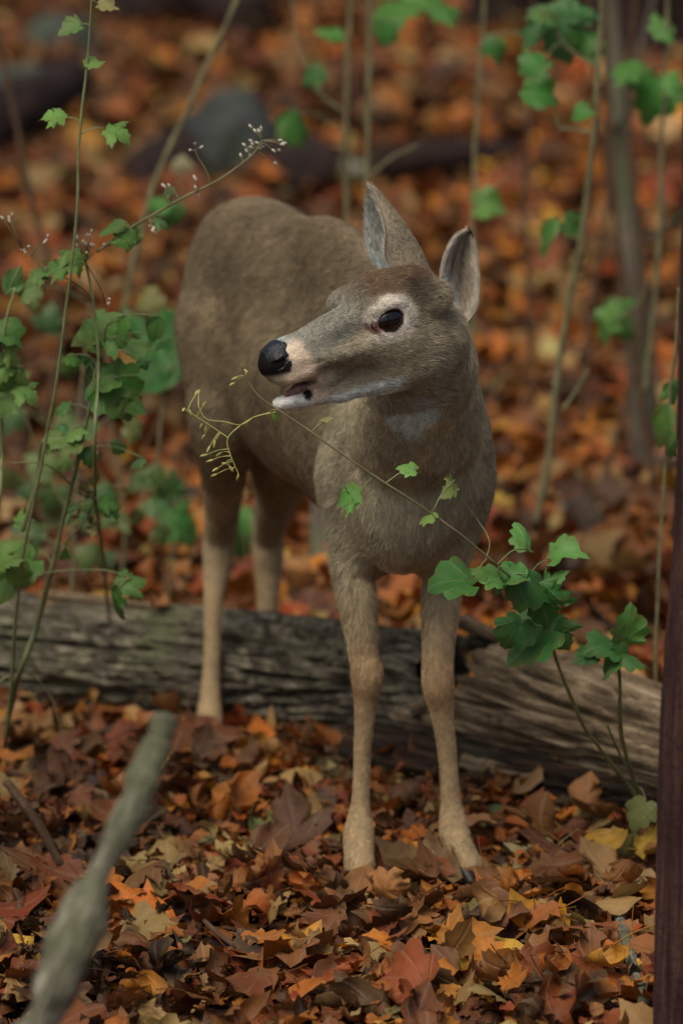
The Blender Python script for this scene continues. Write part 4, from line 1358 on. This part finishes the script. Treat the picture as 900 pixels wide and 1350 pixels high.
# --- flowering weed with buds
pl = plant(120, 480, .1, 'weedy plant with a slanting stalk of dry flower buds', 'flowering_weed')
w1 = stem(pl, [on_ground(150, 900) + [0, .1, 0], P(126, 640, .12), P(130, 480, .1), P(124, 400, .1), P(112, 345, .1)], .0032, .0020)
w2 = stem(pl, [P(128, 332, .1), P(180, 296, .08), P(240, 262, .06), P(290, 236, .05), P(330, 206, .05), P(345, 185, .05)], .0026, .0013, PALESTEM)
w3 = stem(pl, [P(278, 243, .05), P(272, 225, .05), P(260, 205, .05), P(258, 195, .05)], .0010, .0007)
w4 = stem(pl, [P(112, 345, .1), P(128, 372, .1), P(138, 392, .1), P(140, 412, .1)], .0011, .0008, TWIG)
w5 = stem(pl, [P(124, 400, .1), P(110, 380, .08), P(60, 352, .08), P(30, 330, .08)], .0013, .0008, PALESTEM)
for cx, cy, n_, sp_, pth in [(338, 180, 12, 14, w2), (366, 196, 6, 10, w2), (330, 195, 5, 10, w2), (258, 196, 3, 6, w3), (118, 322, 9, 12, w1), (105, 318, 4, 10, w1), (200, 300, 4, 9, w2), (68, 316, 3, 8, w5), (35, 330, 4, 8, w5), (12, 288, 4, 8, w5), (140, 395, 3, 6, w4), (255, 240, 4, 8, w2), (222, 250, 3, 8, w2)]:
    for k in range(n_):
        c = P(cx + pr.normal(0, sp_ * .55), cy + pr.normal(0, sp_ * .55), .06 + pr.normal(0, .01))
        nr_ = pth[np.argmin(np.linalg.norm(pth - c, axis=1))]
        v, f = tube(np.array([nr_, (nr_ + c) / 2 + [0, 0, .001], c]), [.0007, .0006, .0005], 4)
        child('flower_stalk', tri_mesh('flower_stalk', v, f, PALESTEM), pl)
        d = unit(c - nr_ + pr.normal(size=3) * .003); bud(pl, c - d * .002, c + d * .006, .0021, FLOWER, 'flower_bud')
for (x_, y_, sp_, hd, c_) in [(165, 305, 62, 130, (78, 132, 74)), (150, 300, 50, 200, (84, 130, 78)), (72, 352, 70, 190, (74, 124, 68)), (100, 345, 50, 300, (80, 128, 74)), (45, 365, 44, 200, (84, 128, 80)), (215, 293, 34, 330, (66, 112, 74)), (220, 252, 26, 190, (84, 110, 76))]:
    leaf(pl, x_, y_, .07, sp_, [w1, w2, w5], hd, c_)

# --- bushy weed in front of the log
pl = plant(60, 800, .2, 'bushy green weed with curled leaves rising in front of the log', 'bushy_weed')
b0 = on_ground(4, 985)
u1 = stem(pl, [b0, P(22, 900, .30), P(50, 815, .26), P(75, 725, .22), P(95, 640, .18), P(118, 540, .14), P(130, 470, .12), P(140, 430, .1)], .0055, .0024)
u2 = stem(pl, [P(75, 725, .22), P(110, 690, .2), P(125, 660, .2)], .0016, .001)
u3 = stem(pl, [P(45, 757, .24), P(90, 752, .2), P(140, 752, .18), P(172, 762, .18)], .0014, .001)
u4 = stem(pl, [P(95, 640, .18), P(60, 612, .16), P(10, 610, .16)], .0016, .001, PALESTEM)
u5 = stem(pl, [P(32, 700, .2), P(48, 640, .18), P(55, 585, .16), P(75, 570, .15)], .0035, .002)
for (x_, y_, sp_, hd, c_) in [(135, 430, 74, 100, (92, 138, 82)), (160, 445, 70, 340, (84, 134, 76)), (118, 440, 56, 210, (88, 134, 80)), (160, 520, 84, 320, (72, 128, 70)), (135, 505, 60, 200, (80, 128, 74)), (185, 455, 46, 350, (96, 138, 86)), (172, 540, 56, 290, (72, 124, 70)),
                              (82, 576, 72, 170, (88, 128, 76)), (68, 585, 50, 220, (82, 122, 72)), (100, 570, 44, 20, (90, 130, 80)), (176, 766, 52, 20, (86, 132, 78)), (150, 798, 60, 280, (64, 122, 66)), (20, 745, 70, 200, (72, 118, 66)), (8, 775, 56, 240, (66, 112, 62))]:
    leaf(pl, x_, y_, .12 if y_ < 700 else .18, sp_, [u1, u3, u5], hd, c_)
for (x_, y_, sp_, hd) in [(115, 655, 60, 330), (125, 690, 56, 280), (100, 680, 44, 240), (130, 630, 50, 60)]:
    leaf(pl, x_, y_, .17, sp_, [u2, u1], hd, (118, 122, 92), mesh=DRYME)

for k in range(20):
    q = u1[int(pr.integers(25, len(u1)))]; x_, y_, _ = project(q)
    leaf(pl, x_ + pr.normal(0, 34), y_ + pr.normal(0, 18), q[1] + pr.normal(0, .03), pr.uniform(22, 46), [u1, u5], pr.uniform(180, 380), None)
# --- weed at the edge
pl = plant(-10, 700, .25, 'green weed at the border of the view beside the bushy weed', 'bushy_weed')
e1 = stem(pl, [on_ground(-22, 930), P(-4, 700, .2), P(3, 600, .18), P(4, 520, .15), P(8, 430, .12), P(20, 380, .12)], .004, .002)
for (x_, y_, sp_, hd, c_) in [(14, 440, 60, 340, (70, 124, 68)), (20, 468, 50, 300, (92, 136, 84)), (12, 505, 64, 250, (82, 132, 72)), (38, 520, 48, 330, (90, 136, 84)), (18, 370, 48, 60, (80, 126, 76)), (8, 535, 50, 230, (74, 120, 68)), (-4, 480, 60, 180, (80, 130, 74)), (40, 385, 40, 20, (86, 124, 80)), (8, 725, 60, 60, (82, 126, 70)), (30, 760, 50, 300, (78, 120, 66))]:
    leaf(pl, x_, y_, .13, sp_, [e1], hd, c_)

# --- arching blade by the log
o = empty('grass_blade', on_ground(80, 960), 'thin dry blade arching over the leaves before the log', 'grass')
stem(o, [P(-20, 915, .3), P(10, 893, .32), P(40, 890, .34), P(65, 915, .36), P(78, 950, .36), P(85, 975, .36)], .0018, .0009, PALESTEM, 'blade')
o = empty('seedling', on_ground(90, 985), 'small pale green seedling among leaves by the log', 'plant')
sd1 = stem(o, [on_ground(92, 1000), on_ground(90, 1000) + [0, 0, .04]], .0015, .001)
for hd in (30, 150, 270): leaf(o, 90 + 10 * math.cos(math.radians(hd)), 982 - 6 * math.sin(math.radians(hd)), on_ground(90, 995)[1], 36, [sd1], hd, (112, 136, 84))


# --- saplings behind, out of focus
def sapling(label, pts, r0, r1, leaves, mat=None, Y=None, name='sapling', twigs=()):
    yb = Y
    pl = empty(name, P(pts[0][0], pts[0][1], yb), label, 'sapling', 'thin saplings behind the deer')
    p = [(a, b, yb) for a, b in pts]
    r0, r1 = r0 * .72, r1 * .72
    ln = stem(pl, p, r0, r1, mat or PALESTEM, 'stem', 60)
    ps_ = [ln]
    for tw in twigs:
        ps_.append(stem(pl, [(a, b, yb) for a, b in tw], r1 * .8, r1 * .5, mat or PALESTEM, 'twig'))
    for (x_, y_, sp_, hd, c_) in leaves:
        leaf(pl, x_, y_, yb + pr.normal(0, .06), sp_, ps_, hd, c_, face=.7)
    return pl


def yb(px_, py_):
    return on_ground(px_, py_)[1]


G1, G2, G3 = (58, 118, 58), (52, 106, 54), (74, 128, 72)
sapling('sapling stem slanting above the rump of the deer', [(150, 470), (195, 270), (222, 200), (262, 110), (312, 0), (340, -60)], .009, .006, [(225, 290, 40, 300, G2), (208, 275, 36, 220, G1)], Y=1.9)
sapling('pale sapling stem behind the far ear, thinner of the pair', [(452, 520), (456, 270), (458, 130), (462, 0), (464, -60)], .008, .006, [(410, 100, 46, 200, G2), (436, 45, 48, 160, G1), (395, 172, 70, 300, G1)], Y=2.2, twigs=[[(458, 150), (420, 120), (395, 60), (385, 0)]])
sapling('pale green sapling stem behind the far ear, beside the thinner one', [(482, 500), (484, 250), (486, 120), (488, 0), (489, -60)], .008, .006, [(520, 15, 80, 20, G1), (560, 5, 84, 350, G1), (505, 45, 50, 240, G2), (590, 12, 60, 10, G1)], Y=2.1, twigs=[[(486, 235), (515, 208), (550, 190)]])
sapling('thin green sapling stem rising behind the near ear', [(620, 520), (622, 400), (625, 260), (630, 120), (638, 0), (642, -60)], .007, .005, [(648, 272, 60, 0, G3), (650, 70, 56, 320, G2)], Y=2.0, twigs=[[(625, 272), (645, 255), (668, 235)], [(632, 52), (660, 44), (712, 44)]])
sapling('tall sapling with broad green leaves right of the ears', [(706, 690), (722, 600), (740, 450), (765, 320), (780, 200), (788, 80), (792, 0), (794, -60)], .010, .006,
        [(740, 45, 110, 290, (64, 124, 84)), (716, 18, 60, 160, G3), (700, 85, 50, 200, G2), (718, 126, 64, 350, G1), (775, 55, 60, 60, G1), (720, 312, 72, 250, G1), (755, 302, 46, 320, G2), (770, 150, 40, 10, G1), (700, 118, 44, 190, G3)],
        Y=1.5, twigs=[[(742, 540), (760, 515), (775, 488)], [(783, 175), (740, 170), (736, 176)], [(766, 318), (750, 310), (735, 305)], [(788, 90), (745, 60), (715, 10)]])
sapling('leafy sapling at the top corner beside broad dark trunk', [(850, 520), (868, 330), (872, 200), (878, 60), (880, -60)], .008, .005,
        [(860, 132, 90, 260, G1), (820, 92, 62, 170, G1), (876, 36, 52, 20, G3), (890, 110, 44, 340, G3), (820, 425, 80, 320, G3), (805, 415, 50, 150, G3), (845, 95, 50, 100, G2)], Y=1.9, twigs=[[(866, 350), (840, 400), (815, 420)]])
sapling('thin stem with hanging leaves next to the dark young trunk', [(862, 905), (868, 760), (878, 580), (888, 470), (894, 380)], .0045, .003,
        [(872, 560, 70, 260, G3), (880, 590, 50, 240, G1), (888, 520, 46, 290, G3)], Y=.5)
sapling('low blurred leafy seedling behind the hind leg', [(222, 790), (228, 720), (232, 660)], .004, .003, [(240, 690, 66, 340, G1), (205, 665, 56, 170, (60, 104, 70)), (225, 640, 50, 80, (58, 104, 66)), (248, 705, 50, 300, G3)], Y=1.6)
sapling('broad green leaves blurred behind the rump of the deer', [(205, 640), (212, 560), (218, 480)], .005, .003, [(222, 440, 120, 60, (48, 108, 62)), (212, 485, 100, 220, (52, 112, 66)), (235, 465, 90, 330, (50, 106, 62))], Y=1.4)
sapling('small green seedling between the hind legs', [(325, 800), (324, 740), (322, 700)], .003, .002, [(322, 690, 60, 80, G1), (318, 720, 54, 260, G1), (332, 705, 40, 330, G2)], Y=1.8)
sapling('dim seedling above the mossy boulder', [(232, 300), (236, 250), (240, 215)], .004, .003, [(240, 215, 34, 90, (120, 134, 118)), (225, 275, 40, 200, G2)], Y=2.6)

hz_ = []
for k in range(34):
    x_, y_ = pr.uniform(0, 215), pr.uniform(395, 735)
    hz_.append((x_, y_, pr.uniform(30, 62), pr.uniform(0, 360), [(66, 104, 64), (80, 116, 76), (58, 98, 66), (96, 112, 78)][k % 4]))
sapling('hazy weed with many small dull leaves between the bushy weed and the rump', [(95, 790), (98, 690), (104, 560), (112, 470), (118, 400)], .005, .003, hz_[:18], Y=1.15,
        twigs=[[(98, 690), (60, 620), (30, 540)], [(104, 600), (150, 540), (190, 480)], [(100, 660), (150, 640), (200, 650)]])
sapling('faint leafy weed blurred farther behind the bushy weed', [(160, 780), (165, 690), (150, 580), (140, 470)], .005, .003, hz_[18:], Y=1.75,
        twigs=[[(160, 660), (110, 600), (60, 560)], [(158, 640), (190, 590), (215, 540)]])
for k, (lab, pts, Y_) in enumerate([('thin dark stem leaning along the slender grey tree', [(862, 640), (838, 480), (812, 300), (800, 120), (795, -50)], 2.6), ('thin crooked stem crossing behind the slender grey tree', [(800, 620), (838, 470), (846, 330), (830, 180), (838, -50)], 3.0), ('thin dark stem between tall sapling and slender tree', [(770, 560), (775, 420), (800, 280), (790, 150), (770, -50)], 3.4), ('fine bare stem above the shoulder of the deer', [(690, 600), (700, 430), (690, 260), (705, 90), (700, -50)], 3.6), ('fine slanting stem behind the flower stalk', [(60, 560), (80, 420), (40, 250), (10, 100), (-10, 0)], 2.8)]):
    sapling(lab, pts, .011, .007, [], TWIG, Y=Y_)
